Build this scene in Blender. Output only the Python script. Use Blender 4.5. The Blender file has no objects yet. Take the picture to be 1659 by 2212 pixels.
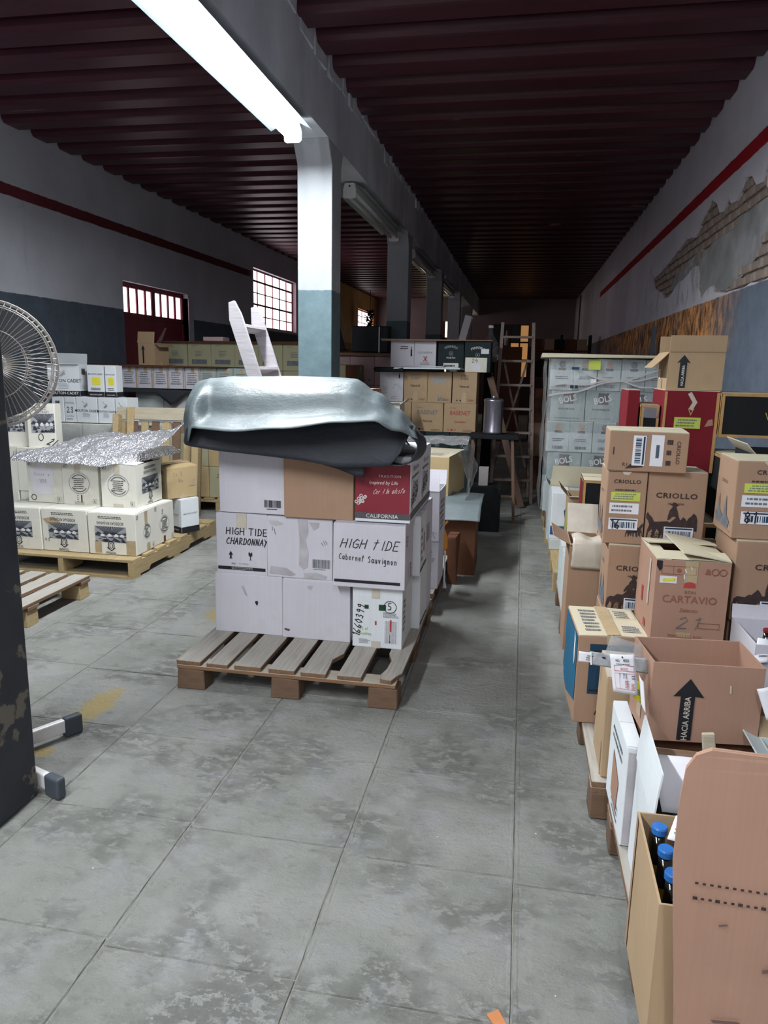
import bpy, math, random
from mathutils import Vector, Matrix
from mathutils.geometry import tessellate_polygon
S = bpy.context.scene
COL = S.collection
RN = random.Random(11)
rad = math.radians

# ------------------------------------------------------------------ camera
EYE = 1.5
cam_data = bpy.data.cameras.new('camera')
cam = bpy.data.objects.new('camera', cam_data)
COL.objects.link(cam)
_p, _r, _h = rad(11.3), rad(1.1), rad(10.4)
_F = Vector((0, math.cos(_p), -math.sin(_p)))
_U = Vector((0, math.sin(_p), math.cos(_p)))
_X = Vector((1, 0, 0))
_A = _X * math.cos(_r) + _U * math.sin(_r)
_B = -_X * math.sin(_r) + _U * math.cos(_r)
_yaw = Matrix.Rotation(_h, 3, 'Z')
_A, _B, _F = _yaw @ _A, _yaw @ _B, _yaw @ _F
cam.matrix_world = Matrix(((_A.x, _B.x, -_F.x, 0), (_A.y, _B.y, -_F.y, 0), (_A.z, _B.z, -_F.z, EYE), (0, 0, 0, 1)))
cam_data.sensor_fit = 'HORIZONTAL'
cam_data.sensor_width = 36
cam_data.lens = 36 * 1580 / 1659
cam_data.clip_start = 0.02
S.camera = cam

# ------------------------------------------------------------------ world, exposure
world = bpy.data.worlds.new('world'); S.world = world
world.use_nodes = True
world.node_tree.nodes['Background'].inputs[0].default_value = (0.75, 0.8, 0.9, 1)
world.node_tree.nodes['Background'].inputs[1].default_value = 0.6
S.view_settings.view_transform = 'Standard'
S.view_settings.look = 'None'
S.view_settings.exposure = 0.08
S.view_settings.gamma = 1
S.view_settings.use_curve_mapping = False
S.cycles.use_denoising = True
S.cycles.max_bounces = 7
S.cycles.diffuse_bounces = 4
S.cycles.transparent_max_bounces = 16
S.cycles.sample_clamp_indirect = 4
LAMP_W = 108.0       # power of one lit double tube fixture
LAMP_COL = (0.92, 0.97, 1.0)
WINDOW_E = 3.2       # daylight seen through the frosted panes
REAR_FILL_W = 60.0   # power of the unseen fill light added behind the camera

# ------------------------------------------------------------------ materials
MATS = {}
def _nt(name):
    m = bpy.data.materials.new(name); m.use_nodes = True
    nt = m.node_tree
    return m, nt, nt.nodes['Principled BSDF']
def N(nt, t, **kw):
    n = nt.nodes.new(t)
    for k, v in kw.items():
        if k.startswith('i_'):
            n.inputs[k[2:].replace('_', ' ')].default_value = v
        else:
            setattr(n, k, v)
    return n
def c4(c): return (c[0], c[1], c[2], 1)
def mixc(nt, fac, a, b, mode='MIX'):
    n = nt.nodes.new('ShaderNodeMix'); n.data_type = 'RGBA'; n.blend_type = mode
    for s, v in ((n.inputs['Factor'], fac), (n.inputs['A'], a), (n.inputs['B'], b)):
        if isinstance(v, (int, float)): s.default_value = v
        elif isinstance(v, tuple): s.default_value = c4(v)
        else: nt.links.new(v, s)
    return n.outputs['Result']
def ramp(nt, sock, a, b, va=0.0, vb=1.0):
    n = nt.nodes.new('ShaderNodeMapRange'); n.clamp = True
    nt.links.new(sock, n.inputs[0])
    n.inputs[1].default_value = a; n.inputs[2].default_value = b
    n.inputs[3].default_value = va; n.inputs[4].default_value = vb
    return n.outputs[0]
def coord(nt, kind='Object', scale=(1, 1, 1)):
    if kind == 'World':
        g = nt.nodes.new('ShaderNodeNewGeometry'); out = g.outputs['Position']
    else:
        g = nt.nodes.new('ShaderNodeTexCoord'); out = g.outputs[kind]
    mp = nt.nodes.new('ShaderNodeMapping'); mp.inputs['Scale'].default_value = scale
    nt.links.new(out, mp.inputs[0]); return mp.outputs[0]
def noise(nt, vec, scale, detail=4, rough=0.55):
    n = nt.nodes.new('ShaderNodeTexNoise'); n.inputs['Scale'].default_value = scale
    n.inputs['Detail'].default_value = detail; n.inputs['Roughness'].default_value = rough
    nt.links.new(vec, n.inputs['Vector']); return n.outputs['Fac']
def math1(nt, op, a, b=None):
    n = nt.nodes.new('ShaderNodeMath'); n.operation = op
    for i, v in enumerate((a, b)):
        if v is None: continue
        if isinstance(v, (int, float)): n.inputs[i].default_value = v
        else: nt.links.new(v, n.inputs[i])
    return n.outputs[0]
def bump(nt, b, h, strength=0.3, dist=0.005):
    n = nt.nodes.new('ShaderNodeBump'); n.inputs['Strength'].default_value = strength
    n.inputs['Distance'].default_value = dist
    nt.links.new(h, n.inputs['Height']); nt.links.new(n.outputs[0], b.inputs['Normal'])
def mat(name, col, rough=0.8, var=0.12, scale=9, stain=None, stain_amt=0.0, metal=0.0, spec=0.3, stretch=(1, 1, 1), bmp=0.15, kind='Object', emit=None, es=0, alpha=None):
    if name in MATS: return MATS[name]
    m, nt, b = _nt(name)
    v = coord(nt, kind, stretch)
    f = noise(nt, v, scale)
    c = mixc(nt, ramp(nt, f, 0.3, 0.7), tuple(x * (1 - var) for x in col), tuple(min(1, x * (1 + var * 0.6)) for x in col))
    oi = nt.nodes.new('ShaderNodeObjectInfo')
    c = mixc(nt, ramp(nt, oi.outputs['Random'], 0, 1, 0, 0.16), c, tuple(x * 0.55 for x in col))
    if stain:
        f2 = noise(nt, v, scale * 0.45, 5, 0.65)
        c = mixc(nt, ramp(nt, f2, 0.56, 0.72, 0, stain_amt), c, stain)
    nt.links.new(c, b.inputs['Base Color'])
    b.inputs['Roughness'].default_value = rough
    b.inputs['Metallic'].default_value = metal
    b.inputs['Specular IOR Level'].default_value = spec
    if bmp: bump(nt, b, noise(nt, v, scale * 4), bmp, 0.003)
    if emit:
        b.inputs['Emission Color'].default_value = c4(emit); b.inputs['Emission Strength'].default_value = es
    if alpha is not None: b.inputs['Alpha'].default_value = alpha
    MATS[name] = m
    return m
def cardboard(name, col, stain=(0.2, 0.13, 0.07), sa=0.25):
    if name in MATS: return MATS[name]
    m, nt, b = _nt(name)
    v = coord(nt)
    f = noise(nt, v, 5)
    c = mixc(nt, ramp(nt, f, 0.3, 0.7), tuple(x * 0.9 for x in col), col)
    fl = noise(nt, coord(nt, 'Object', (160, 160, 2)), 1, 1)
    c = mixc(nt, ramp(nt, fl, 0.35, 0.65, 0, 0.22), c, tuple(x * 0.8 for x in col))
    f2 = noise(nt, v, 3.1, 6, 0.7)
    c = mixc(nt, ramp(nt, f2, 0.58, 0.75, 0, sa), c, stain)
    oi = nt.nodes.new('ShaderNodeObjectInfo')
    c = mixc(nt, ramp(nt, oi.outputs['Random'], 0, 1, 0, 0.14), c, tuple(x * 0.6 for x in col))
    nt.links.new(c, b.inputs['Base Color'])
    b.inputs['Roughness'].default_value = 0.85; b.inputs['Specular IOR Level'].default_value = 0.2
    bump(nt, b, fl, 0.08, 0.002)
    MATS[name] = m; return m
KRAFT = cardboard('kraft_cardboard', (0.37, 0.235, 0.16))
KRAFT2 = cardboard('pale_kraft_cardboard', (0.44, 0.31, 0.19))
KRAFTP = cardboard('pink_kraft_cardboard', (0.40, 0.235, 0.17))
TAN = cardboard('sand_cardboard', (0.50, 0.37, 0.2))
EDGE = cardboard('cardboard_inside', (0.50, 0.38, 0.25))
DUSTTOP = cardboard('dusty_cardboard_top', (0.60, 0.54, 0.40), (0.4, 0.33, 0.22))
CREAM = cardboard('cream_carton', (0.77, 0.75, 0.67), (0.5, 0.42, 0.26), 0.4)
OLIVE = cardboard('olive_carton', (0.42, 0.4, 0.26))
WHITE = cardboard('white_carton', (0.62, 0.6, 0.66), (0.4, 0.36, 0.36), 0.3)
WHITE2 = cardboard('clean_white_carton', (0.72, 0.75, 0.78), (0.6, 0.6, 0.6), 0.2)
GREYC = cardboard('grey_green_carton', (0.36, 0.42, 0.41), (0.5, 0.5, 0.5), 0.2)
LGREY = cardboard('pale_grey_carton', (0.55, 0.6, 0.6), (0.4, 0.4, 0.4), 0.2)
DARKC = cardboard('black_green_carton', (0.022, 0.033, 0.036), (0.05, 0.05, 0.05), 0.2)
BLACKC = cardboard('black_carton', (0.012, 0.014, 0.016), (0.03, 0.03, 0.03), 0.2)
REDC = cardboard('red_carton', (0.19, 0.014, 0.022), (0.2, 0.02, 0.02), 0.2)
BLUEC = cardboard('blue_carton', (0.02, 0.12, 0.22), (0.02, 0.08, 0.15), 0.3)
PINKC = cardboard('pink_white_carton', (0.60, 0.42, 0.43), (0.4, 0.25, 0.25), 0.2)
BROWNC = cardboard('dark_brown_carton', (0.13, 0.055, 0.03), (0.05, 0.02, 0.01), 0.3)
INK = mat('black_ink', (0.015, 0.015, 0.02), 0.6, 0.2, bmp=0)
INKD = mat('slate_ink', (0.05, 0.055, 0.075), 0.7, 0.3, 60, bmp=0)
INKG = mat('grey_ink', (0.16, 0.17, 0.19), 0.7, 0.3, 30, bmp=0)
INKB = mat('brown_ink', (0.045, 0.028, 0.028), 0.7, 0.4, 40, bmp=0)
INKR = mat('red_ink', (0.42, 0.05, 0.05), 0.7, bmp=0)
INKRB = mat('red_brown_ink', (0.26, 0.10, 0.06), 0.7, bmp=0)
INKW = mat('white_ink', (0.75, 0.74, 0.72), 0.6, bmp=0)
INKGR = mat('green_ink', (0.25, 0.4, 0.1), 0.7, bmp=0)
INKDG = mat('dark_green_ink', (0.01, 0.05, 0.02), 0.7, bmp=0)
GOLD = mat('gold_foil', (0.6, 0.38, 0.14), 0.4, metal=0.5, bmp=0)
PAPER = mat('white_paper', (0.74, 0.73, 0.78), 0.6, 0.06, bmp=0.05)
YELLOW = mat('yellow_green_paper', (0.5, 0.58, 0.1), 0.6, 0.1, bmp=0)
YELLOW2 = mat('bright_yellow_paper', (0.75, 0.68, 0.06), 0.6, 0.1, bmp=0)
TAPE = mat('clear_brown_tape', (0.47, 0.36, 0.22), 0.25, 0.2, 12, spec=0.6, bmp=0.1)
TAPEW = mat('pale_tape', (0.56, 0.5, 0.42), 0.3, 0.15, 12, spec=0.6, bmp=0.1)
TAPEG = mat('grey_dirty_tape', (0.46, 0.43, 0.46), 0.5, 0.2, 12, bmp=0.1)
BLUE = mat('blue_print', (0.01, 0.09, 0.30), 0.6, bmp=0)
NAVY = mat('navy_print', (0.012, 0.045, 0.09), 0.6, 0.2, bmp=0)
REDP = mat('red_print', (0.215, 0.02, 0.034), 0.55, 0.08, bmp=0)
GREYP = mat('dark_grey_print', (0.09, 0.075, 0.085), 0.6, bmp=0)
GREYL = mat('light_grey_print', (0.35, 0.36, 0.38), 0.6, 0.3, 60, bmp=0)
STEEL = mat('galvanised_steel', (0.35, 0.36, 0.38), 0.35, 0.1, metal=0.9)
BLACKRUB = mat('black_rubber', (0.03, 0.033, 0.04), 0.5, 0.1)
CAPGREY = mat('slate_rubber', (0.06, 0.07, 0.085), 0.5, 0.1)
WHITEP = mat('white_enamel', (0.75, 0.73, 0.72), 0.4, 0.05, spec=0.5)
def wood(name, col, dirt=(0.25, 0.23, 0.2), amt=0.5, sx=(2, 2, 30), side=None):
    if name in MATS: return MATS[name]
    m, nt, b = _nt(name)
    v = coord(nt, 'Object', sx)
    f = noise(nt, v, 3, 5, 0.6)
    c = mixc(nt, ramp(nt, f, 0.3, 0.7), tuple(x * 0.6 for x in col), col)
    f2 = noise(nt, coord(nt), 6, 5, 0.7)
    c = mixc(nt, ramp(nt, f2, 0.42, 0.62, 0, amt), c, dirt)
    oi = nt.nodes.new('ShaderNodeObjectInfo')
    c = mixc(nt, ramp(nt, oi.outputs['Random'], 0, 1, 0, 0.3), c, tuple(x * 0.6 for x in col))
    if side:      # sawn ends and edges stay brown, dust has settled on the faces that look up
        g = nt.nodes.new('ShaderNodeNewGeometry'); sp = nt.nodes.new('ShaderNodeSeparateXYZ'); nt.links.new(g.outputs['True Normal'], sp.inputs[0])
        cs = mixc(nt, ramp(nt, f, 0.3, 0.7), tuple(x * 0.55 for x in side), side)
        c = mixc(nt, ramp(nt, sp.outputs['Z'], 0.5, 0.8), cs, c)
    nt.links.new(c, b.inputs['Base Color']); b.inputs['Roughness'].default_value = 0.85
    bump(nt, b, f, 0.3, 0.003)
    MATS[name] = m; return m
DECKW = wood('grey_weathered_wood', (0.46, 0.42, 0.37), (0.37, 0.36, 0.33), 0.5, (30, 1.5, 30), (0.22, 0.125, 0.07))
BLOCKW = wood('brown_wood', (0.17, 0.10, 0.06), (0.16, 0.1, 0.06), 0.5, (3, 3, 30))
PINE = wood('yellow_pine_wood', (0.50, 0.37, 0.19), (0.35, 0.27, 0.15), 0.4, (30, 2, 30))
PINEX = wood('yellow_pine_cross', (0.50, 0.37, 0.19), (0.35, 0.27, 0.15), 0.4, (2, 30, 30))
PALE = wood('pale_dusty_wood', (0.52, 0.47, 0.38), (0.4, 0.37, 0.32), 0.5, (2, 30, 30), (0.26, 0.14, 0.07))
PALE2 = wood('pale_yellow_wood', (0.52, 0.45, 0.33), (0.42, 0.38, 0.3), 0.5, (2, 30, 30))
WHITEWOOD = wood('white_painted_wood', (0.62, 0.58, 0.62), (0.45, 0.42, 0.44), 0.3)
LADW = wood('dark_ladder_wood', (0.20, 0.12, 0.085), (0.12, 0.08, 0.06), 0.4)
TANB = wood('orange_board', (0.34, 0.19, 0.12), (0.2, 0.12, 0.08), 0.4)

def engraving(name, vs=1.0):
    m, nt, b = _nt(name)
    v = coord(nt, 'Object', (1, 1, 1))
    w = nt.nodes.new('ShaderNodeTexWave'); w.inputs['Scale'].default_value = 38 * vs
    w.inputs['Distortion'].default_value = 9; w.inputs['Detail'].default_value = 3; nt.links.new(v, w.inputs['Vector'])
    f = noise(nt, v, 26 * vs, 5, 0.75)
    s = math1(nt, 'ADD', math1(nt, 'MULTIPLY', w.outputs['Fac'], 0.35), f)
    c = mixc(nt, ramp(nt, s, 0.5, 0.72), (0.03, 0.035, 0.05), (0.6, 0.58, 0.5))
    nt.links.new(c, b.inputs['Base Color']); b.inputs['Roughness'].default_value = 0.8
    MATS[name] = m; return m
ENGRAVE = engraving('engraved_picture')

def glassy(name, col, transp, rough, ior_gloss=0.5, streak=True, bm=0.6, sc=8):
    m, nt, b = _nt(name)
    out = nt.nodes['Material Output']
    nt.nodes.remove(b)
    tr = nt.nodes.new('ShaderNodeBsdfTransparent'); tr.inputs[0].default_value = (0.95, 0.96, 0.97, 1)
    gl = nt.nodes.new('ShaderNodeBsdfGlossy'); gl.inputs[0].default_value = c4(col); gl.inputs['Roughness'].default_value = rough
    df = nt.nodes.new('ShaderNodeBsdfDiffuse'); df.inputs[0].default_value = c4(col)
    m1 = nt.nodes.new('ShaderNodeMixShader'); m1.inputs[0].default_value = ior_gloss
    nt.links.new(df.outputs[0], m1.inputs[1]); nt.links.new(gl.outputs[0], m1.inputs[2])
    m2 = nt.nodes.new('ShaderNodeMixShader')
    v = coord(nt, 'Object', (1, 1, 1)); f = noise(nt, v, sc, 6, 0.7)
    nt.links.new(ramp(nt, f, 0.4, 0.65, transp - 0.12, transp + 0.1), m2.inputs[0])
    nt.links.new(m1.outputs[0], m2.inputs[1]); nt.links.new(tr.outputs[0], m2.inputs[2])
    bp = nt.nodes.new('ShaderNodeBump'); bp.inputs['Strength'].default_value = bm; bp.inputs['Distance'].default_value = 0.02
    nt.links.new(f, bp.inputs['Height']); nt.links.new(bp.outputs[0], gl.inputs['Normal'])
    nt.links.new(m2.outputs[0], out.inputs[0])
    MATS[name] = m; return m
FILM = glassy('stretch_film', (0.75, 0.78, 0.8), 0.82, 0.12)
FILM2 = glassy('cloudy_plastic', (0.6, 0.62, 0.64), 0.5, 0.2)
FILMW = glassy('clear_crumpled_film', (0.8, 0.8, 0.82), 0.6, 0.1)
GLASS = glassy('frosty_glass', (0.5, 0.55, 0.6), 0.7, 0.08, 0.8, bm=0.0)

def foil():
    m, nt, b = _nt('silver_bubble_foil')
    v = coord(nt)
    vo = nt.nodes.new('ShaderNodeTexVoronoi'); vo.inputs['Scale'].default_value = 75; nt.links.new(v, vo.inputs['Vector'])
    f = noise(nt, v, 9, 5, 0.7)
    h = math1(nt, 'ADD', math1(nt, 'MULTIPLY', vo.outputs['Distance'], 0.5), math1(nt, 'MULTIPLY', f, 2.0))
    b.inputs['Base Color'].default_value = (0.72, 0.71, 0.75, 1); b.inputs['Metallic'].default_value = 0.65
    b.inputs['Roughness'].default_value = 0.2
    bump(nt, b, h, 1.0, 0.02)
    return m
FOIL = foil()

def tarp(name, col, rough, spec):
    m, nt, b = _nt(name)
    v = coord(nt)
    f = noise(nt, v, 3, 6, 0.6)
    c = mixc(nt, ramp(nt, f, 0.3, 0.7), tuple(x * 0.85 for x in col), col)
    nt.links.new(c, b.inputs['Base Color']); b.inputs['Roughness'].default_value = rough
    b.inputs['Specular IOR Level'].default_value = spec
    g = noise(nt, coord(nt, 'Object', (0.5, 1, 1)), 7, 7, 0.72)
    bump(nt, b, g, 0.55, 0.02)
    return m
TARP = tarp('blue_grey_rubber_sheet', (0.155, 0.19, 0.20), 0.45, 0.6)
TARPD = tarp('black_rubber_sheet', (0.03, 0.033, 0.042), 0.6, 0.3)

def wall_mat(name, upper, lower, split, stripe=None, ymax=99, kind='left'):
    m, nt, b = _nt(name)
    g = nt.nodes.new('ShaderNodeNewGeometry'); sp = nt.nodes.new('ShaderNodeSeparateXYZ'); nt.links.new(g.outputs['Position'], sp.inputs[0])
    z, y = sp.outputs['Z'], sp.outputs['Y']
    v = coord(nt, 'World')
    n1 = noise(nt, v, 1.3, 6, 0.6); n2 = noise(nt, v, 7, 5, 0.65)
    vs = noise(nt, coord(nt, 'World', (1, 3.2, 0.35)), 1.6, 6, 0.7)
    up = mixc(nt, ramp(nt, n1, 0.35, 0.7), tuple(x * 0.82 for x in upper), upper)
    up = mixc(nt, ramp(nt, vs, 0.6, 0.75, 0, 0.35), up, tuple(x * 0.45 for x in upper))
    lo = mixc(nt, ramp(nt, n2, 0.3, 0.75), tuple(x * 0.8 for x in lower), tuple(x * 1.15 for x in lower))
    zz = math1(nt, 'ADD', z, ramp(nt, n2, 0, 1, -0.012, 0.012))
    if kind == 'right':
        # peeled dado: orange brown adobe showing between y 5.8 and 16
        pm = ramp(nt, noise(nt, coord(nt, 'World', (1, 1.2, 0.9)), 2.2, 6, 0.7), 0.36, 0.5)
        ym = math1(nt, 'MULTIPLY', ramp(nt, y, 5.9, 7.0), ramp(nt, y, 17.5, 14.0))
        zm = ramp(nt, zz, 1.55, 1.8)
        ad = mixc(nt, ramp(nt, noise(nt, coord(nt, 'World', (1, 2.0, 1.0)), 4.5, 7, 0.78), 0.43, 0.57), (0.13, 0.075, 0.055), (0.95, 0.45, 0.17))
        k = math1(nt, 'MULTIPLY', math1(nt, 'MULTIPLY', ym, zm), ramp(nt, pm, 0, 1, 0.3, 1))
        lo = mixc(nt, k, lo, ad)
    far = ramp(nt, y, 15.5, 19.0)
    if kind == 'right':      # old damp stains and scraped whitewash around the fallen plaster
        pk2 = math1(nt, 'MULTIPLY', math1(nt, 'MULTIPLY', ramp(nt, y, 4.5, 6.0), ramp(nt, y, 11.5, 9.0)), math1(nt, 'MULTIPLY', ramp(nt, z, 2.1, 2.2), ramp(nt, z, 2.75, 2.5)))
        up = mixc(nt, math1(nt, 'MULTIPLY', pk2, ramp(nt, noise(nt, coord(nt, 'World', (1, 1.6, 1)), 3.2, 6, 0.7), 0.5, 0.56, 0, 0.7)), up, (0.36, 0.355, 0.37))
    if kind == 'left':
        up = mixc(nt, math1(nt, 'MULTIPLY', far, ramp(nt, n1, 0.3, 0.5, 0.6, 1)), up, (0.42, 0.22, 0.1))
        lo = mixc(nt, far, lo, (0.22, 0.1, 0.06))
        # painted red doors surround kept plain
    f = ramp(nt, zz, split - 0.004, split + 0.004)
    c = mixc(nt, f, lo, up)
    if stripe:
        s = math1(nt, 'MULTIPLY', ramp(nt, zz, stripe[0] - 0.004, stripe[0] + 0.004), ramp(nt, zz, stripe[1] + 0.004, stripe[1] - 0.004))
        s = math1(nt, 'MULTIPLY', s, ramp(nt, y, ymax + 0.3, ymax))
        c = mixc(nt, s, c, stripe[2])
    nt.links.new(c, b.inputs['Base Color']); b.inputs['Roughness'].default_value = 0.85
    b.inputs['Specular IOR Level'].default_value = 0.15
    bump(nt, b, n2, 0.35, 0.012)
    MATS[name] = m; return m
SLATE = (0.055, 0.075, 0.10)
WALLL = wall_mat('left_wall_paint', (0.60, 0.61, 0.68), (0.085, 0.105, 0.135), 2.13, (3.03, 3.14, (0.12, 0.022, 0.03)), 13.0, 'left')
WALLR = wall_mat('right_wall_paint', (0.72, 0.70, 0.78), (0.15, 0.18, 0.235), 2.1, (3.025, 3.14, (0.32, 0.01, 0.018)), 16.8, 'right')
WALLB = wall_mat('far_wall_paint', (0.30, 0.22, 0.22), (0.1, 0.07, 0.07), 2.2, None, 0, 'far')
WALLK = wall_mat('near_wall_paint', (0.55, 0.55, 0.6), (0.12, 0.15, 0.2), 2.1, None, 0, 'near')
COLM = wall_mat('column_paint', (0.47, 0.49, 0.52), (0.15, 0.215, 0.24), 2.08, None, 0, 'near')
def chipped():
    m, nt, b = _nt('chipped_dark_column_paint')
    v = coord(nt, 'World'); f = noise(nt, v, 7, 4, 0.6)
    g = nt.nodes.new('ShaderNodeNewGeometry'); sp = nt.nodes.new('ShaderNodeSeparateXYZ'); nt.links.new(g.outputs['Position'], sp.inputs[0])
    z = sp.outputs['Z']
    base = mixc(nt, ramp(nt, noise(nt, v, 2.5), 0.3, 0.7), (0.02, 0.024, 0.032), (0.045, 0.05, 0.058))
    thr = ramp(nt, z, 0.1, 1.2, 0.06, 0.0)
    k = ramp(nt, math1(nt, 'ADD', f, thr), 0.63, 0.66)
    c = mixc(nt, k, base, (0.16, 0.14, 0.11))
    c = mixc(nt, ramp(nt, z, 2.07, 2.09), c, (0.55, 0.56, 0.6))
    nt.links.new(c, b.inputs['Base Color']); b.inputs['Roughness'].default_value = 0.75
    bump(nt, b, f, 0.4, 0.01); return m
CHIP = chipped()
BEAMM = mat('beam_plaster', (0.70, 0.73, 0.80), 0.9, 0.3, 1.6, (0.2, 0.21, 0.22), 0.7, kind='World', stretch=(1, 1, 0.5), bmp=0.5)
def roofm():
    m, nt, b = _nt('maroon_roof_paint')
    v = coord(nt, 'World', (0.6, 2.5, 1))
    f = noise(nt, v, 1.5, 5, 0.65)
    c = mixc(nt, ramp(nt, f, 0.3, 0.7), (0.052, 0.013, 0.023), (0.082, 0.019, 0.031))
    f2 = noise(nt, coord(nt, 'World', (0.5, 3, 1)), 1.9, 5, 0.6)
    c = mixc(nt, ramp(nt, f2, 0.67, 0.72, 0, 0.6), c, (0.35, 0.2, 0.16))
    nt.links.new(c, b.inputs['Base Color']); b.inputs['Roughness'].default_value = 0.42
    b.inputs['Specular IOR Level'].default_value = 0.35
    bump(nt, b, f, 0.2, 0.01); return m
ROOF = roofm()
def floorm(name, far=False):
    m, nt, b = _nt(name)
    v = coord(nt, 'World')
    g = nt.nodes.new('ShaderNodeNewGeometry'); sp = nt.nodes.new('ShaderNodeSeparateXYZ'); nt.links.new(g.outputs['Position'], sp.inputs[0])
    n1 = noise(nt, v, 2.2, 5, 0.6); n2 = noise(nt, coord(nt, 'World', (1, 1.7, 1)), 10, 9, 0.76); n3 = noise(nt, v, 60, 5, 0.7); n4 = noise(nt, v, 5.5, 6, 0.72)
    c = mixc(nt, ramp(nt, n1, 0.35, 0.65), (0.27, 0.275, 0.25), (0.365, 0.365, 0.345))
    c = mixc(nt, ramp(nt, n4, 0.52, 0.66, 0, 0.5), c, (0.37, 0.365, 0.39))
    c = mixc(nt, ramp(nt, n2, 0.55, 0.66, 0, 0.5), c, (0.165, 0.155, 0.13))
    n5 = noise(nt, coord(nt, 'World', (1, 1.6, 1)), 26, 8, 0.8)
    c = mixc(nt, ramp(nt, n5, 0.56, 0.68, 0, 0.5), c, (0.42, 0.42, 0.41))
    c = mixc(nt, ramp(nt, n3, 0.6, 0.75, 0, 0.3), c, (0.13, 0.13, 0.115))
    n6 = noise(nt, coord(nt, 'World', (1, 1.5, 1)), 16, 12, 0.82); n7 = noise(nt, v, 2.6, 3, 0.6)
    pit = math1(nt, 'MULTIPLY', ramp(nt, n6, 0.48, 0.68), ramp(nt, n7, 0.42, 0.62))
    c = mixc(nt, math1(nt, 'MULTIPLY', pit, 0.17), c, (0.17, 0.165, 0.14))
    vo = nt.nodes.new('ShaderNodeTexVoronoi'); vo.inputs['Scale'].default_value = 7.0; nt.links.new(v, vo.inputs['Vector'])
    c = mixc(nt, ramp(nt, vo.outputs['Distance'], 0.028, 0.02), c, (0.75, 0.75, 0.7))
    # worn yellow paint mark
    def blob(x0, y0, rx, ry):
        dx = math1(nt, 'DIVIDE', math1(nt, 'SUBTRACT', sp.outputs['X'], x0), rx)
        dy = math1(nt, 'DIVIDE', math1(nt, 'SUBTRACT', sp.outputs['Y'], y0), ry)
        d = math1(nt, 'ADD', math1(nt, 'MULTIPLY', dx, dx), math1(nt, 'MULTIPLY', dy, dy))
        return ramp(nt, math1(nt, 'ADD', d, ramp(nt, n2, 0.3, 0.7, -0.9, 0.9)), 1.2, 0.5)
    for q in ((-1.78, 2.72, 0.07, 0.2), (-1.76, 2.33, 0.05, 0.05), (-1.7, 4.0, 0.12, 0.15)):
        c = mixc(nt, math1(nt, 'MULTIPLY', blob(*q), 0.75), c, (0.42, 0.31, 0.10))
    h = math1(nt, 'ADD', math1(nt, 'MULTIPLY', n2, 0.6), math1(nt, 'MULTIPLY', n3, 0.25)); h = math1(nt, 'SUBTRACT', h, math1(nt, 'MULTIPLY', pit, 0.17))
    if far:
        br = nt.nodes.new('ShaderNodeTexBrick'); br.inputs['Scale'].default_value = 1.0
        br.offset = 0; br.inputs['Mortar Size'].default_value = 0.006
        br.inputs['Brick Width'].default_value = 0.53; br.inputs['Row Height'].default_value = 0.53
        br.inputs['Color1'].default_value = (1, 1, 1, 1); br.inputs['Color2'].default_value = (0.9, 0.9, 0.9, 1); br.inputs['Mortar'].default_value = (0.5, 0.5, 0.5, 1)
        nt.links.new(v, br.inputs['Vector'])
        c = mixc(nt, 1.0, c, br.outputs['Color'], 'MULTIPLY')
    nt.links.new(c, b.inputs['Base Color']); b.inputs['Roughness'].default_value = 0.72
    b.inputs['Specular IOR Level'].default_value = 0.3
    bump(nt, b, h, 1.0, 0.03)
    return m
FLOORM = floorm('worn_cement_tile'); FLOORF = floorm('worn_cement_floor', True)
GROUT = mat('dusty_grout', (0.22, 0.21, 0.18), 0.95, 0.3, 30, kind='World', bmp=0.4)
BRICKM = mat('old_brick', (0.36, 0.285, 0.25), 0.95, 0.35, 14, (0.55, 0.46, 0.42), 0.7, bmp=0.5)
MORTARM = mat('mud_mortar', (0.20, 0.15, 0.12), 1.0, 0.3, 12, kind='World', bmp=0.6)
CEMENTM = mat('grey_cement_patch', (0.33, 0.33, 0.34), 0.9, 0.4, 3, (0.62, 0.62, 0.68), 0.9, kind='World', bmp=0.5)
REDDOOR = mat('dark_red_metal_paint', (0.16, 0.02, 0.035), 0.55, 0.15, 5, kind='World')
def panem(name, col, e):
    return mat(name, (0.8, 0.8, 0.8), 0.3, 0.02, bmp=0, emit=col, es=e)
PANE = panem('bright_frosted_pane', (1.0, 0.88, 0.93), WINDOW_E)
PANEP = panem('pink_lit_pane', (1.0, 0.62, 0.70), WINDOW_E * 0.55)
PANEO = panem('amber_lit_pane', (1.0, 0.45, 0.12), 0.30)
PANEY = panem('sunlit_opening', (1.0, 0.9, 0.55), WINDOW_E * 1.2)
TUBEON = mat('lit_tube', (0.9, 0.9, 0.9), 0.3, 0, bmp=0, emit=(0.88, 0.96, 1.0), es=14)
TUBEOFF = mat('unlit_tube', (0.6, 0.62, 0.62), 0.25, 0.05, bmp=0, spec=0.6)
REFL = mat('fixture_reflector', (0.33, 0.38, 0.4), 0.35, 0.1, spec=0.6, bmp=0.05)

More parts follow.
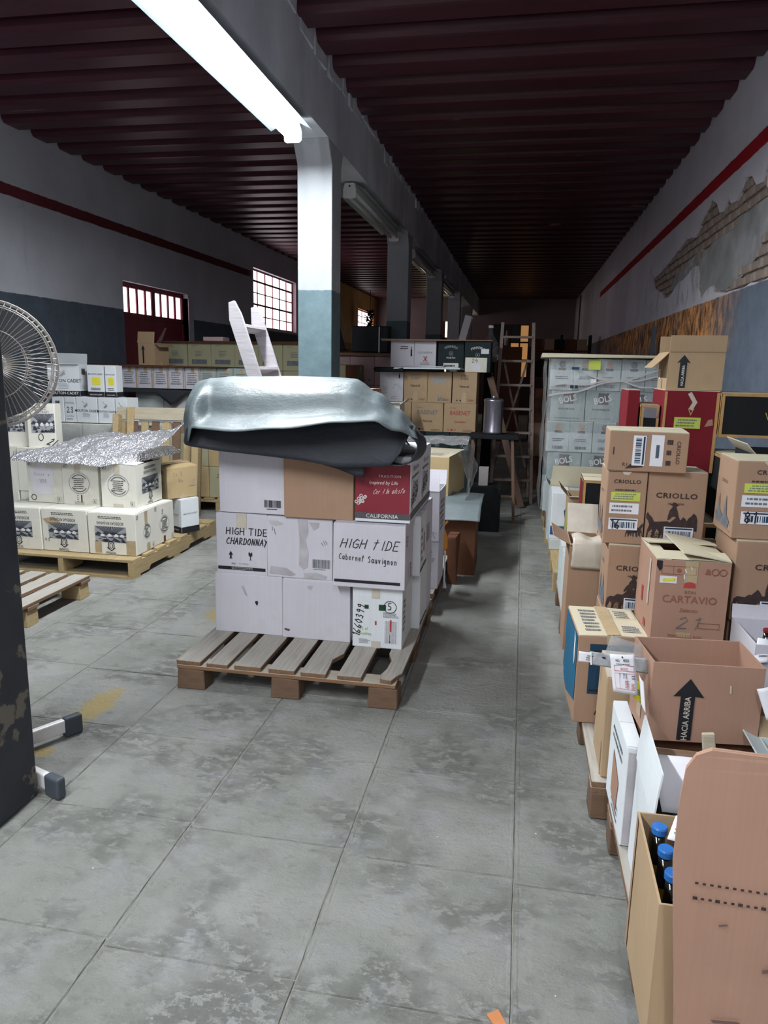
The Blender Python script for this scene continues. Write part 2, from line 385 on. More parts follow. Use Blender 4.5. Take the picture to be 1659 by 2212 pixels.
# ------------------------------------------------------------------ geometry helpers
class MB:
    def __init__(s): s.v = []; s.f = []
    def add(s, vs, fs):
        o = len(s.v); s.v += [tuple(p) for p in vs]; s.f += [tuple(i + o for i in f) for f in fs]; return s
    def box(s, x0, x1, y0, y1, z0, z1, M=None, j=0):
        vs = [Vector((x, y, z)) for z in (z0, z1) for y in (y0, y1) for x in (x0, x1)]
        if j: vs = [p + Vector((RN.uniform(-j, j), RN.uniform(-j, j), RN.uniform(-j, j))) for p in vs]
        if M: vs = [M @ p for p in vs]
        return s.add(vs, [(0, 2, 3, 1), (4, 5, 7, 6), (0, 1, 5, 4), (2, 6, 7, 3), (0, 4, 6, 2), (1, 3, 7, 5)])
    def tube(s, pts, r, n=6, close=False, caps=True):
        pts = [Vector(p) for p in pts]; m = len(pts); rings = []
        for i, p in enumerate(pts):
            a = pts[(i - 1) % m] if (i or close) else p; b = pts[(i + 1) % m] if (i < m - 1 or close) else p
            d = (b - a).normalized()
            u = d.orthogonal().normalized() if i == 0 else (u - d * u.dot(d)).normalized()
            w = d.cross(u); rr = r[i] if isinstance(r, (list, tuple)) else r
            rings.append([p + (u * math.cos(t) + w * math.sin(t)) * rr for t in [k * 2 * math.pi / n for k in range(n)]])
        vs = [q for rg in rings for q in rg]; fs = []
        for i in range(m if close else m - 1):
            for k in range(n):
                a = i * n + k; b2 = i * n + (k + 1) % n; c = ((i + 1) % m) * n + (k + 1) % n; d2 = ((i + 1) % m) * n + k
                fs.append((a, b2, c, d2))
        if caps and not close:
            fs.append(tuple(range(n - 1, -1, -1))); fs.append(tuple((m - 1) * n + k for k in range(n)))
        return s.add(vs, fs)
    def lathe(s, prof, n=16, M=None):
        vs = []; fs = []
        for (r, z) in prof:
            for k in range(n):
                t = k * 2 * math.pi / n; p = Vector((r * math.cos(t), r * math.sin(t), z)); vs.append(M @ p if M else p)
        for i in range(len(prof) - 1):
            for k in range(n):
                fs.append((i * n + k, i * n + (k + 1) % n, (i + 1) * n + (k + 1) % n, (i + 1) * n + k))
        fs.append(tuple(range(n - 1, -1, -1))); fs.append(tuple((len(prof) - 1) * n + k for k in range(n)))
        return s.add(vs, fs)
    def prism(s, pts, a0, a1, fn):
        """polygon pts (2D) extruded between a0 and a1; fn(p, q, a) -> xyz"""
        n = len(pts)
        vs = [fn(p[0], p[1], a0) for p in pts] + [fn(p[0], p[1], a1) for p in pts]
        tris = tessellate_polygon([[Vector((p[0], p[1], 0)) for p in pts]])
        fs = [tuple(t) for t in tris] + [tuple(i + n for i in reversed(t)) for t in tris]
        fs += [(i, (i + 1) % n, (i + 1) % n + n, i + n) for i in range(n)]
        return s.add(vs, fs)
    def build(s, name, m, parent=None, smooth=False, bevel=0, seg=1, loc=None):
        me = bpy.data.meshes.new(name); me.from_pydata(s.v, [], s.f)
        me.validate(); me.update()
        import bmesh
        bm = bmesh.new(); bm.from_mesh(me); bmesh.ops.recalc_face_normals(bm, faces=bm.faces); bm.to_mesh(me); bm.free()
        me.materials.append(m)
        if smooth: me.polygons.foreach_set('use_smooth', [True] * len(me.polygons))
        o = bpy.data.objects.new(name, me); COL.objects.link(o)
        if parent: o.parent = parent
        if loc: o.location = loc
        if bevel:
            md = o.modifiers.new('bevel', 'BEVEL'); md.width = bevel; md.segments = seg; md.limit_method = 'ANGLE'; md.angle_limit = rad(40)
        return o
def raw(name, v, f, m, parent=None):
    me = bpy.data.meshes.new(name); me.from_pydata(v, [], f); me.update(); me.materials.append(m)
    o = bpy.data.objects.new(name, me); COL.objects.link(o)
    if parent: o.parent = parent
    return o
def tag(o, label=None, cat=None, group=None, kind=None):
    if label: o['label'] = label
    if cat: o['category'] = cat
    if group: o['group'] = group
    if kind: o['kind'] = kind
    return o
def thing(name, label, cat, loc=(0, 0, 0), rz=0, group=None):
    o = bpy.data.objects.new(name, None); o.empty_display_size = 0.05; COL.objects.link(o)
    o.location = loc; o.rotation_euler = (0, 0, rz)
    return tag(o, label, cat, group)
def share(me, name, parent, loc=(0, 0, 0), rot=(0, 0, 0)):
    o = bpy.data.objects.new(name, me); COL.objects.link(o); o.parent = parent; o.location = loc; o.rotation_euler = rot
    return o
def mesh_of(mb, name, m, bevel=0):
    o = mb.build(name, m)
    if bevel:
        import bmesh
        bm = bmesh.new(); bm.from_mesh(o.data)
        bmesh.ops.bevel(bm, geom=list(bm.edges), offset=bevel, segments=1, affect='EDGES'); bm.to_mesh(o.data); bm.free()
    me = o.data; bpy.data.objects.remove(o); return me

# ---- glyphs
_TC = {}
def text_mesh(s, bold=0.0, sp=1.0):
    k = (s, bold, sp)
    if k in _TC: return _TC[k]
    cu = bpy.data.curves.new('t', 'FONT'); cu.body = s; cu.align_x = 'CENTER'; cu.size = 1; cu.offset = bold; cu.resolution_u = 2; cu.space_character = sp
    o = bpy.data.objects.new('t', cu); COL.objects.link(o)
    me = bpy.data.meshes.new_from_object(o)
    v = [(p.co.x, p.co.y) for p in me.vertices]; f = [tuple(p.vertices) for p in me.polygons]
    bpy.data.objects.remove(o); bpy.data.meshes.remove(me); bpy.data.curves.remove(cu)
    _TC[k] = (v, f); return v, f
SG = {  # single stroke hand lettering
 'H': [[(0, 0), (.1, 1)], [(.6, 0), (.65, 1)], [(.05, .5), (.65, .55)]], 'I': [[(.2, 0), (.25, 1)]],
 'G': [[(.65, .85), (.35, 1), (.05, .6), (.1, .1), (.45, 0), (.65, .2), (.62, .45), (.35, .45)]],
 'T': [[(0, 1), (.7, 1)], [(.35, 1), (.3, 0)]], 't': [[(.3, 1.1), (.1, 0)], [(0, .75), (.5, .8)]],
 'D': [[(.1, 0), (.15, 1), (.5, .9), (.65, .5), (.5, .1), (0, 0)]], 'E': [[(.6, 1), (.1, 1), (.05, 0), (.6, 0)], [(.1, .5), (.5, .52)]],
 'C': [[(.6, .85), (.35, 1), (.05, .6), (.05, .2), (.3, 0), (.6, .1)]], 'A': [[(0, 0), (.35, 1), (.6, 0)], [(.1, .4), (.55, .4)]],
 'R': [[(.1, 0), (.1, 1), (.5, .95), (.5, .6), (.1, .5), (.6, 0)]], 'O': [[(.3, 1), (.05, .6), (.1, .1), (.4, 0), (.6, .4), (.5, .9), (.3, 1)]],
 'N': [[(.05, 0), (.1, 1), (.5, 0), (.6, 1)]], 'M': [[(0, 0), (.1, 1), (.35, .3), (.6, 1), (.7, 0)]], 'Y': [[(0, 1), (.3, .5), (.65, 1)], [(.3, .5), (.1, -.2)]],
 'a': [[(.5, .6), (.2, .6), (.05, .3), (.2, 0), (.45, .15), (.5, .6), (.52, 0)]], 'b': [[(.1, 1), (.08, 0), (.4, 0), (.5, .3), (.3, .6), (.08, .45)]],
 'e': [[(.05, .3), (.45, .35), (.4, .6), (.15, .58), (.05, .25), (.2, 0), (.5, .1)]], 'r': [[(.1, .6), (.1, 0)], [(.1, .4), (.3, .6), (.45, .55)]],
 'n': [[(.1, .6), (.1, 0)], [(.1, .4), (.3, .6), (.45, .5), (.45, 0)]], 'S': [[(.55, .85), (.3, 1), (.08, .8), (.5, .4), (.4, .05), (.05, .1)]],
 'u': [[(.08, .6), (.08, .1), (.3, 0), (.45, .2), (.47, .6), (.5, 0)]], 'v': [[(.05, .6), (.22, 0), (.45, .6)]], 'i': [[(.2, .6), (.2, 0)], [(.2, .8), (.22, .85)]],
 'g': [[(.45, .6), (.15, .6), (.08, .2), (.4, .15), (.45, .6), (.42, -.3), (.1, -.35)]], 'o': [[(.25, .6), (.05, .3), (.25, 0), (.48, .3), (.25, .6)]],
 '1': [[(.1, .8), (.3, 1), (.25, 0)]], '2': [[(.05, .8), (.3, 1), (.5, .75), (.05, 0), (.6, .05)]], '3': [[(.1, .9), (.4, 1), (.45, .7), (.2, .55), (.5, .35), (.4, 0), (.05, .1)]],
 '6': [[(.5, 1), (.15, .5), (.1, .1), (.4, 0), (.5, .3), (.15, .35)]], '9': [[(.5, .7), (.2, .6), (.15, .9), (.4, 1), (.5, .7), (.35, 0)]],
 '5': [[(.5, 1), (.15, 1), (.12, .6), (.45, .5), (.45, .1), (.05, .05)]], '4': [[(.35, 1), (.05, .4), (.55, .4)], [(.45, .7), (.4, 0)]], '0': [[(.3, 1), (.05, .5), (.3, 0), (.55, .5), (.3, 1)]],
 '7': [[(.05, 1), (.55, 1), (.2, 0)]], 'c': [[(.45, .55), (.2, .6), (.05, .3), (.2, 0), (.45, .08)]], '/': [[(.4, 1), (.1, 0)]], 'q': [[(.45, .6), (.1, .5), (.1, .2), (.42, .2), (.45, .6), (.45, -.3)]],
 '8': [[(.3, .5), (.08, .75), (.3, 1), (.5, .75), (.3, .5), (.05, .25), (.3, 0), (.55, .25), (.3, .5)]], 'm': [[(.05, .6), (.05, 0)], [(.05, .45), (.2, .6), (.3, .5), (.3, 0)], [(.3, .45), (.45, .6), (.58, .5), (.58, 0)]], 'l': [[(.2, 1), (.18, 0)]],
 's': [[(.4, .5), (.2, .6), (.08, .45), (.4, .2), (.25, 0), (.05, .05)]], 'x': [[(.05, .6), (.45, 0)], [(.45, .6), (.05, 0)]], '-': [[(.05, .4), (.5, .4)]],
}
# shapes live in face space (metres): each returns (verts2d, faces)
def rib(pts, w, closed=False):
    v = []; f = []
    P = [Vector(p) for p in pts]
    if closed: P.append(P[0])
    for a, b in zip(P, P[1:]):
        d = b - a
        if d.length < 1e-6: continue
        d.normalize(); n = Vector((-d.y, d.x)) * w / 2; e = d * w * 0.35
        o = len(v); v += [tuple(a - e + n), tuple(a - e - n), tuple(b + e - n), tuple(b + e + n)]; f.append((o, o + 1, o + 2, o + 3))
    return v, f
def rect(u0, v0, u1, v1): return [(u0, v0), (u1, v0), (u1, v1), (u0, v1)], [(0, 1, 2, 3)]
def poly(pts):
    t = tessellate_polygon([[Vector((p[0], p[1], 0)) for p in pts]])
    return list(pts), [tuple(x) for x in t]
def txt(s, u, v, size, bold=0.0, sx=1.0, rot=0, shear=0, arc=0, sp=1.0):
    vs, fs = text_mesh(s, bold, sp); out = []
    for (x, y) in vs:
        x *= size * sx; y *= size; x += y * shear
        if arc: x, y = (arc + y) * math.sin(x / arc), (arc + y) * math.cos(x / arc) - arc
        c, q = math.cos(rot), math.sin(rot)
        out.append((u + x * c - y * q, v + x * q + y * c))
    return out, fs
def hand(s, u, v, size, w=0.12, sx=1.0, rot=0, slant=0.0, gap=0.85):
    V = []; Fc = []; x0 = 0
    for ch in s:
        if ch in SG:
            for st in SG[ch]:
                pts = []
                for (a, b) in st:
                    x = (x0 + a) * size * sx + b * size * slant; y = b * size
                    pts.append((u + x * math.cos(rot) - y * math.sin(rot), v + x * math.sin(rot) + y * math.cos(rot)))
                vv, ff = rib(pts, w * size); o = len(V); V += vv; Fc += [tuple(i + o for i in t) for t in ff]
        x0 += gap if ch != ' ' else 0.6
        if ch in 'iI1l/': x0 -= 0.35
    return V, Fc
def ell(u, v, a, b, w, n=20, t0=0, t1=2 * math.pi):
    return rib([(u + a * math.cos(t0 + (t1 - t0) * k / n), v + b * math.sin(t0 + (t1 - t0) * k / n)) for k in range(n + 1)], w)
def disc(u, v, a, b=None, n=14):
    b = b or a
    return [(u + a * math.cos(2 * math.pi * k / n), v + b * math.sin(2 * math.pi * k / n)) for k in range(n)], [tuple(range(n))]
def bars(u0, v0, u1, v1, n=22, seed=3, rot=False):
    r = random.Random(seed); V = []; F = []; L = (u1 - u0) if not rot else (v1 - v0); x = 0
    while x < L:
        w = r.choice((1, 1, 2, 3)) * L / (n * 3.2)
        a = (rect(u0 + x, v0, min(u0 + x + w, u1), v1) if not rot else rect(u0, v0 + x, u1, min(v0 + x + w, v1)))
        o = len(V); V += a[0]; F += [tuple(i + o for i in t) for t in a[1]]
        x += w + r.choice((1, 2)) * L / (n * 3.2)
    return V, F
def lines(u0, v0, u1, v1, n, seed=1, w=None):
    """rows of small unreadable print"""
    r = random.Random(seed); V = []; F = []; h = (v1 - v0) / n
    for i in range(n):
        x = u0 + r.uniform(0, .1) * (u1 - u0); e = u1 - r.uniform(0, .25) * (u1 - u0)
        while x < e:
            l = r.uniform(0.03, 0.12) * (u1 - u0)
            a = rect(x, v0 + (i + .25) * h, min(x + l, e), v0 + (i + .7) * h); o = len(V); V += a[0]; F += [tuple(k + o for k in t) for t in a[1]]
            x += l + 0.02 * (u1 - u0)
    return V, F
HORSE = [(0, 0), (.05, .02), (.13, .25), (.2, .42), (.3, .3), (.27, .02), (.33, 0), (.38, .3), (.5, .38), (.62, .35), (.66, .05), (.72, .02), (.74, .34), (.86, .2), (.88, 0), (.93, .02), (.9, .3), (.84, .5), (.9, .66), (1.0, .74), (1.08, .66), (1.12, .7), (1.02, .9), (.92, .98), (.88, .9), (.76, .78), (.68, .62), (.45, .64), (.2, .66), (.08, .56), (.02, .3)]
RIDER = [(0, 0), (.18, .1), (.3, .3), (.5, .3), (.66, .1), (.84, 0), (.7, .4), (.62, .8), (.5, 1.1), (.62, 1.22), (.72, 1.3), (.5, 1.36), (.46, 1.46), (.3, 1.46), (.27, 1.36), (.08, 1.3), (.22, 1.22), (.28, 1.1), (.1, .8), (.02, .4)]
def place(pts, u, v, sx, sy): return poly([(u + a * sx, v + b * sy) for a, b in pts])
def herd(W, v0, h, seed=1, left=True):
    r = random.Random(seed); out = []
    for k in range(6):
        s = h * r.uniform(.62, .8); fl = -1 if r.random() < .35 else 1
        u = W * (0.0 + 0.135 * k) + (s if fl < 0 else 0)
        out.append([(min(max(a, 0.003), W - .003), b) for a, b in place(HORSE, u, v0 + r.uniform(0, .12) * h, s * fl, s)[0]])
    res = [poly(p) for p in out]
    res.append(place(RIDER, W * .42, v0 + h * .62, h * .42, h * .36))
    res.append(lines(W * .1, v0, W * .8, v0 + h * .25, 5, seed))
    return res
def grape(u, v, s, n=12, w=None):
    out = []; r = random.Random(5)
    for i in range(n):
        t = i / n; a = u + (r.uniform(-.5, .5) + t) * s * .8; b = v + t * s * 1.2 + r.uniform(-.2, .2) * s
        out.append(ell(a, b, s * .17, s * .17, w or s * .05, 9))
    return out

# ------------------------------------------------------------------ carton
STUFFY = {'lettering_print', 'hand_lettering', 'serif_print', 'white_print', 'white_lettering', 'small_print', 'barcode', 'green_print', 'script_print', 'script_print', 'signature', 'mark_print', 'horsemen_print', 'line_print', 'grape_print', 'pen_marks', 'emblem_print', 'gold_letter'}
class Carton:
    def __init__(s, label, x, y, z, w, d, h, m=None, rz=0.0, top='closed', group=None, name='carton', tape=True, jit=0.0025, flaps=(), seam='x', tm=None, cat='box', topm=None, tapem=None, squash=0):
        m = m or KRAFT
        s.w, s.d, s.h = w, d, h
        s.t = thing(name, label, cat, (x + w / 2, y + d / 2, z), rad(rz), group)
        s.m = m
        j = lambda: RN.uniform(-jit, jit)
        c = {}
        for a in (0, 1):
            for b in (0, 1):
                dx, dy = j(), j()
                for k in (0, 1):
                    c[a, b, k] = Vector(((a - .5) * w + (dx if not k else dx + j()), (b - .5) * d + dy + (j() if k else 0), k * h + (j() - squash * RN.random() if k else 0)))
        s.c = c
        g = 4
        mb = MB()
        if top == 'closed':
            for fc in ('front', 'back', 'left', 'right', 'top', 'bottom'):
                vs = [s.P(fc, i / g, k / g, raw=True) for k in range(g + 1) for i in range(g + 1)]
                mb.add(vs, [(k * (g + 1) + i, k * (g + 1) + i + 1, (k + 1) * (g + 1) + i + 1, (k + 1) * (g + 1) + i) for k in range(g) for i in range(g)])
            o = mb.build('body', m, s.t)
            import bmesh
            bm = bmesh.new(); bm.from_mesh(o.data); bmesh.ops.remove_doubles(bm, verts=bm.verts, dist=0.0004)
            bmesh.ops.recalc_face_normals(bm, faces=bm.faces); bm.to_mesh(o.data); bm.free()
            md = o.modifiers.new('bevel', 'BEVEL'); md.width = 0.004; md.segments = 2; md.limit_method = 'ANGLE'; md.angle_limit = rad(50)
            # the two top flaps meeting at the seam
            e = 0.004; th = 0.0028; gp = 0.002
            for sg in (0, 1):
                q = MB()
                if seam == 'x':
                    a, b2 = ((0.012, .5 - gp / d) if sg == 0 else (.5 + gp / d, 1 - 0.012)); cs = [(0.008, a), (1 - .008, a), (1 - .008, b2), (0.008, b2)]
                else:
                    a, b2 = ((0.012, .5 - gp / w) if sg == 0 else (.5 + gp / w, 1 - 0.012)); cs = [(a, .008), (b2, .008), (b2, 1 - .008), (a, 1 - .008)]
                lo = [s.P('top', *p, off=0.0002) for p in cs]; lift = RN.uniform(0, 0.004)
                hi = [s.P('top', *p, off=th + (lift if abs((p[1] if seam == 'x' else p[0]) - .5) < .1 else 0)) for p in cs]
                q.add(lo + hi, [(3, 2, 1, 0), (4, 5, 6, 7), (0, 1, 5, 4), (1, 2, 6, 5), (2, 3, 7, 6), (3, 0, 4, 7)])
                q.build('flap', topm or m, s.t)
            if tape:
                tw = 0.026; q = MB(); nseg = 6
                tp = tapem or TAPE
                if seam == 'x':
                    vs = []
                    for i in range(nseg + 1):
                        for sd in (-1, 1): vs.append(s.P('top', i / nseg, .5 + sd * tw / d, off=0.0085))
                    q.add(vs, [(2 * i, 2 * i + 1, 2 * i + 3, 2 * i + 2) for i in range(nseg)])
                    for fc, uu in (('left', .5), ('right', .5)):
                        q.add([s.P(fc, uu - tw / d, 1, off=.0016), s.P(fc, uu + tw / d, 1, off=.0016), s.P(fc, uu + tw / d, 1 - .06 / h, off=.0014), s.P(fc, uu - tw / d, 1 - .06 / h, off=.0014)], [(0, 1, 2, 3)])
                else:
                    vs = []
                    for i in range(nseg + 1):
                        for sd in (-1, 1): vs.append(s.P('top', .5 + sd * tw / w, i / nseg, off=0.0085))
                    q.add(vs, [(2 * i, 2 * i + 1, 2 * i + 3, 2 * i + 2) for i in range(nseg)])
                    for fc, uu in (('front', .5), ('back', .5)):
                        q.add([s.P(fc, uu - tw / w, 1, off=.0016), s.P(fc, uu + tw / w, 1, off=.0016), s.P(fc, uu + tw / w, 1 - .055 / h, off=.0014), s.P(fc, uu - tw / w, 1 - .055 / h, off=.0014)], [(0, 1, 2, 3)])
                q.build('tape_strip', tp, s.t)
        else:
            th = 0.005
            for fc in ('front', 'back', 'left', 'right'):
                vo = [s.P(fc, i / g, k / g, raw=True) for k in range(g + 1) for i in range(g + 1)]
                vi = [s.P(fc, i / g, k / g, off=-th) for k in range(g + 1) for i in range(g + 1)]
                n = (g + 1) ** 2; F = []
                for k in range(g):
                    for i in range(g):
                        a = k * (g + 1) + i; F.append((a, a + 1, a + g + 2, a + g + 1)); F.append((n + a, n + a + g + 1, n + a + g + 2, n + a + 1))
                for i in range(g): a = g * (g + 1) + i; F.append((a, a + 1, n + a + 1, n + a))
                mb.add(vo + vi, F)
            mb.add([s.P('bottom', 0, 0, raw=True), s.P('bottom', 1, 0, raw=True), s.P('bottom', 1, 1, raw=True), s.P('bottom', 0, 1, raw=True)], [(0, 1, 2, 3)])
            me = raw('body', mb.v, mb.f, m, s.t)
            me.data.materials.append(EDGE)
            s.body = me
        for fl in flaps: s.flap(*fl)
    def P(s, f, u, v, off=0.0, raw=False):
        c = s.c
        q = {'front': (c[0, 0, 0], c[1, 0, 0], c[0, 0, 1], c[1, 0, 1]), 'back': (c[1, 1, 0], c[0, 1, 0], c[1, 1, 1], c[0, 1, 1]),
             'left': (c[0, 1, 0], c[0, 0, 0], c[0, 1, 1], c[0, 0, 1]), 'right': (c[1, 0, 0], c[1, 1, 0], c[1, 0, 1], c[1, 1, 1]),
             'top': (c[0, 0, 1], c[1, 0, 1], c[0, 1, 1], c[1, 1, 1]), 'bottom': (c[0, 1, 0], c[1, 1, 0], c[0, 0, 0], c[1, 0, 0])}[f]
        p = q[0] * (1 - u) * (1 - v) + q[1] * u * (1 - v) + q[2] * (1 - u) * v + q[3] * u * v
        if off:
            n = (q[1] - q[0]).cross(q[2] - q[0]).normalized(); p = p + n * off
        return p
    def dims(s, f):
        return {'front': (s.w, s.h), 'back': (s.w, s.h), 'left': (s.d, s.h), 'right': (s.d, s.h), 'top': (s.w, s.d)}[f]
    def flap(s, side, ang, length, m=None, skew=0.0, u0=0.0, u1=1.0):
        """hinged top flap; ang 0 = flat over the opening, 90 upright, 180 folded outward level, 230 hanging down"""
        n = {'front': Vector((0, -1, 0)), 'back': Vector((0, 1, 0)), 'left': Vector((-1, 0, 0)), 'right': Vector((1, 0, 0))}[side]
        a = rad(ang); dr = n * -math.cos(a) + Vector((0, 0, 1)) * math.sin(a)
        A = s.P(side, u0, 1, raw=True); B = s.P(side, u1, 1, raw=True)
        nn = (B - A).normalized().cross(dr) * 0.004
        A2 = A + dr * length + (B - A).normalized() * skew; B2 = B + dr * length - (B - A).normalized() * skew
        mid = lambda p, q, t: p * (1 - t) + q * t
        q = MB(); ns = 4; vs = []
        for t in range(ns + 1):
            for e in range(ns + 1):
                p = mid(mid(A, B, e / ns), mid(A2, B2, e / ns), t / ns) + nn * (0.5 * math.sin(t / ns * 2.2) * 1.5)
                vs.append(p)
        k = len(vs); vs += [p + nn for p in vs]; F = []
        for t in range(ns):
            for e in range(ns):
                b = t * (ns + 1) + e; F += [(b, b + 1, b + ns + 2, b + ns + 1), (k + b, k + b + ns + 1, k + b + ns + 2, k + b + 1)]
        for e in range(ns): b = ns * (ns + 1) + e; F.append((b, b + 1, k + b + 1, k + b))
        for t in range(ns):
            b = t * (ns + 1); F.append((b, b + ns + 1, k + b + ns + 1, k + b)); b += ns; F.append((b, b + ns + 1, k + b + ns + 1, k + b))
        q.add(vs, F); q.build('flap', m or s.m, s.t); return s
    def pr(s, part, face, m, shapes, off=0.0022, label=None, th=0):
        W, H = s.dims(face); V = []; F = []
        for vs, fs in shapes:
            o = len(V); V += [s.P(face, a / W, b / H, off=off) for a, b in vs]; F += [tuple(i + o for i in t) for t in fs]
        ob = raw(part, V, F, m, s.t)
        if len(shapes) > 1 or part in STUFFY: ob['kind'] = 'stuff'
        if label: ob['label'] = label
        return s
    def sticker(s, face, u0, v0, u1, v1, m=PAPER, name='paper_label', code=None, rows=0, seed=1, ink=None, rot=False, off=0.0022):
        s.pr(name, face, m, [rect(u0, v0, u1, v1)], off)
        du, dv = u1 - u0, v1 - v0
        if code: s.pr('barcode', face, ink or INK, [bars(u0 + du * .08, v0 + dv * code[0], u1 - du * .08, v0 + dv * code[1], 18, seed) if not rot else bars(u0 + du * code[0], v0 + dv * .08, u0 + du * code[1], v1 - dv * .08, 18, seed, True)], off + .0008)
        if rows: s.pr('small_print', face, ink or INKG, [lines(u0 + du * .06, v0 + dv * .12, u1 - du * .06, v1 - dv * .1, rows, seed)], off + .0008)
        return s

# ------------------------------------------------------------------ the hall
XR, XL, XB0, XB1, ZC, ZB, YB, YF = 1.53, -4.94, -1.83, -1.53, 3.83, 3.17, 24.85, -5.2

# floor: bare bed under the tiles near the camera, plain slab beyond
fl = MB()
fl.box(XL - .2, XR + .2, YF - .2, 11.0, -0.30, -0.004)
floor = tag(fl.build('floor', GROUT), kind='structure')
q = MB(); q.box(XL - .2, XR + .2, 11.0, YB + 2, -0.29, 0.0); f2 = q.build('slab', FLOORF, floor); tag(f2, kind='structure')
tiles = []
def lerp0(a, b, t): return a + (b - a) * t
for k in range(4):
    q = MB(); vs = []; loops = ((0.0015, -.03), (0.0015, -.0035), (.0045, .0010), (.0105, .0012), (.016, -.0006), (.024, .0))
    ns = 8
    for li, (e, z) in enumerate(loops):
        a, b = .528 - e, .515 - e
        rim = [(lerp0(e, a, t / ns), e) for t in range(ns)] + [(a, lerp0(e, b, t / ns)) for t in range(ns)] + [(lerp0(a, e, t / ns), b) for t in range(ns)] + [(e, lerp0(b, e, t / ns)) for t in range(ns)]
        for (x, y) in rim:
            jj = .0022 if 0 < li else .0
            vs.append((x + RN.uniform(-jj, jj) * (.6 if li < 3 else 1), y + RN.uniform(-jj, jj) * (.6 if li < 3 else 1), z + RN.uniform(-.0007, .0004)))
    m_ = ns * 4
    fs = [(l * m_ + t, l * m_ + (t + 1) % m_, (l + 1) * m_ + (t + 1) % m_, (l + 1) * m_ + t) for l in range(len(loops) - 1) for t in range(m_)]
    fs.append(tuple((len(loops) - 1) * m_ + t for t in range(m_)))
    q.add(vs, fs); tiles.append(mesh_of(q, 'tile_%d' % k, FLOORM))
for i in range(-10, 3):
    for j in range(0, 21):
        x = 0.054 + 0.528 * i; y = 0.925 + 0.515 * j - 0.027 * i
        if x > XR or x < XL - .5: continue
        o = share(tiles[(i * 7 + j * 3) % 4], 'floor_tile', floor, (x, y, RN.uniform(-.0012, .0006)), (0, 0, rad(-3.6) * 0 ))
for i in range(-10, 3):            # the row under the camera
    x = 0.054 + 0.528 * i
    if x > XR or x < XL - .5: continue
    for j in (-1, -2): share(tiles[(i + j) % 4], 'floor_tile', floor, (x, 0.925 + 0.515 * j - .027 * i, 0))

def wallplane(name, outer, holes, t0, t1, fn, m):
    """flat wall with openings; fn(p, q, t) -> xyz"""
    loops = [outer] + holes
    tris = tessellate_polygon([[Vector((p[0], p[1], 0)) for p in lp] for lp in loops])
    pts = [p for lp in loops for p in lp]; n = len(pts)
    vs = [fn(p[0], p[1], t0) for p in pts] + [fn(p[0], p[1], t1) for p in pts]
    fs = [tuple(t) for t in tris] + [tuple(i + n for i in t) for t in tris]
    o = 0
    for lp in loops:
        k = len(lp)
        fs += [(o + i, o + (i + 1) % k, o + (i + 1) % k + n, o + i + n) for i in range(k)]; o += k
    q = MB(); q.add(vs, fs)
    return q.build(name, m)
lw = lambda p, q, t: (XL - t, p, q)
rw = lambda p, q, t: (XR + t, p, q)
bw = lambda p, q, t: (p, YB + t, q)
W1 = (13.25, 15.85, 2.17, 3.22); W2 = (22.0, 24.3, 2.42, 3.17); D1 = (8.68, 10.5, 0.0, 2.48)
rectp = lambda a, b, c, d: [(a, c), (b, c), (b, d), (a, d)]
wl = wallplane('wall_left', [(YF, 0), (D1[0], 0), (D1[0], D1[3]), (D1[1], D1[3]), (D1[1], 0), (YB + .2, 0), (YB + .2, ZC), (YF, ZC)],
               [rectp(*W1), rectp(*W2)], 0, 0.22, lw, WALLL); tag(wl, kind='structure')
# right wall: brick core, plaster coat with the fallen area
HOLE = [(10.3, 2.83), (9.9, 2.62), (9.2, 2.66), (8.7, 2.72), (8.1, 2.80), (7.75, 2.75), (7.2, 2.98), (6.98, 2.90), (6.85, 2.80), (6.75, 2.79), (6.6, 2.87), (6.5, 2.80), (6.35, 2.79), (6.15, 2.91), (5.98, 2.88), (5.85, 2.79), (5.72, 2.78), (5.62, 2.90), (5.6, 2.72), (5.3, 2.70), (5.12, 2.74), (5.0, 2.90), (4.75, 2.98), (4.3, 2.9), (4.0, 2.6), (3.9, 2.16), (4.6, 2.115), (5.6, 2.11), (6.25, 2.115), (6.5, 2.13), (6.75, 2.16), (6.85, 2.22), (7.05, 2.2), (7.3, 2.14), (7.42, 2.3), (7.5, 2.46), (7.7, 2.48), (8.0, 2.42), (8.35, 2.4), (8.8, 2.3), (9.1, 2.32), (9.3, 2.4), (9.9, 2.5)]
def jag(poly, amp, seed):
    r = random.Random(seed); out = []
    for i, p in enumerate(poly):
        b = poly[(i + 1) % len(poly)]; n = max(1, int(math.dist(p, b) / 0.11))
        for k in range(n):
            t = k / n; out.append((p[0] + (b[0] - p[0]) * t + (r.uniform(-amp, amp) if k else 0), p[1] + (b[1] - p[1]) * t + (r.uniform(-amp, amp) * .7 if k else 0)))
    return out
q = MB(); q.box(XR + 0.03, XR + 0.25, YF, YB + .2, 0, ZC)
wr = tag(q.build('wall_right', MORTARM), kind='structure')
pl = wallplane('plaster_coat', [(YF, 0), (YB + .2, 0), (YB + .2, ZC), (YF, ZC)], [jag(HOLE, .014, 4)], 0, 0.0295, rw, WALLR); pl.parent = wr
def inside(p, poly):
    c = False; n = len(poly)
    for i in range(n):
        a, b = poly[i], poly[(i + 1) % n]
        if (a[1] > p[1]) != (b[1] > p[1]) and p[0] < (b[0] - a[0]) * (p[1] - a[1]) / (b[1] - a[1]) + a[0]: c = not c
    return c
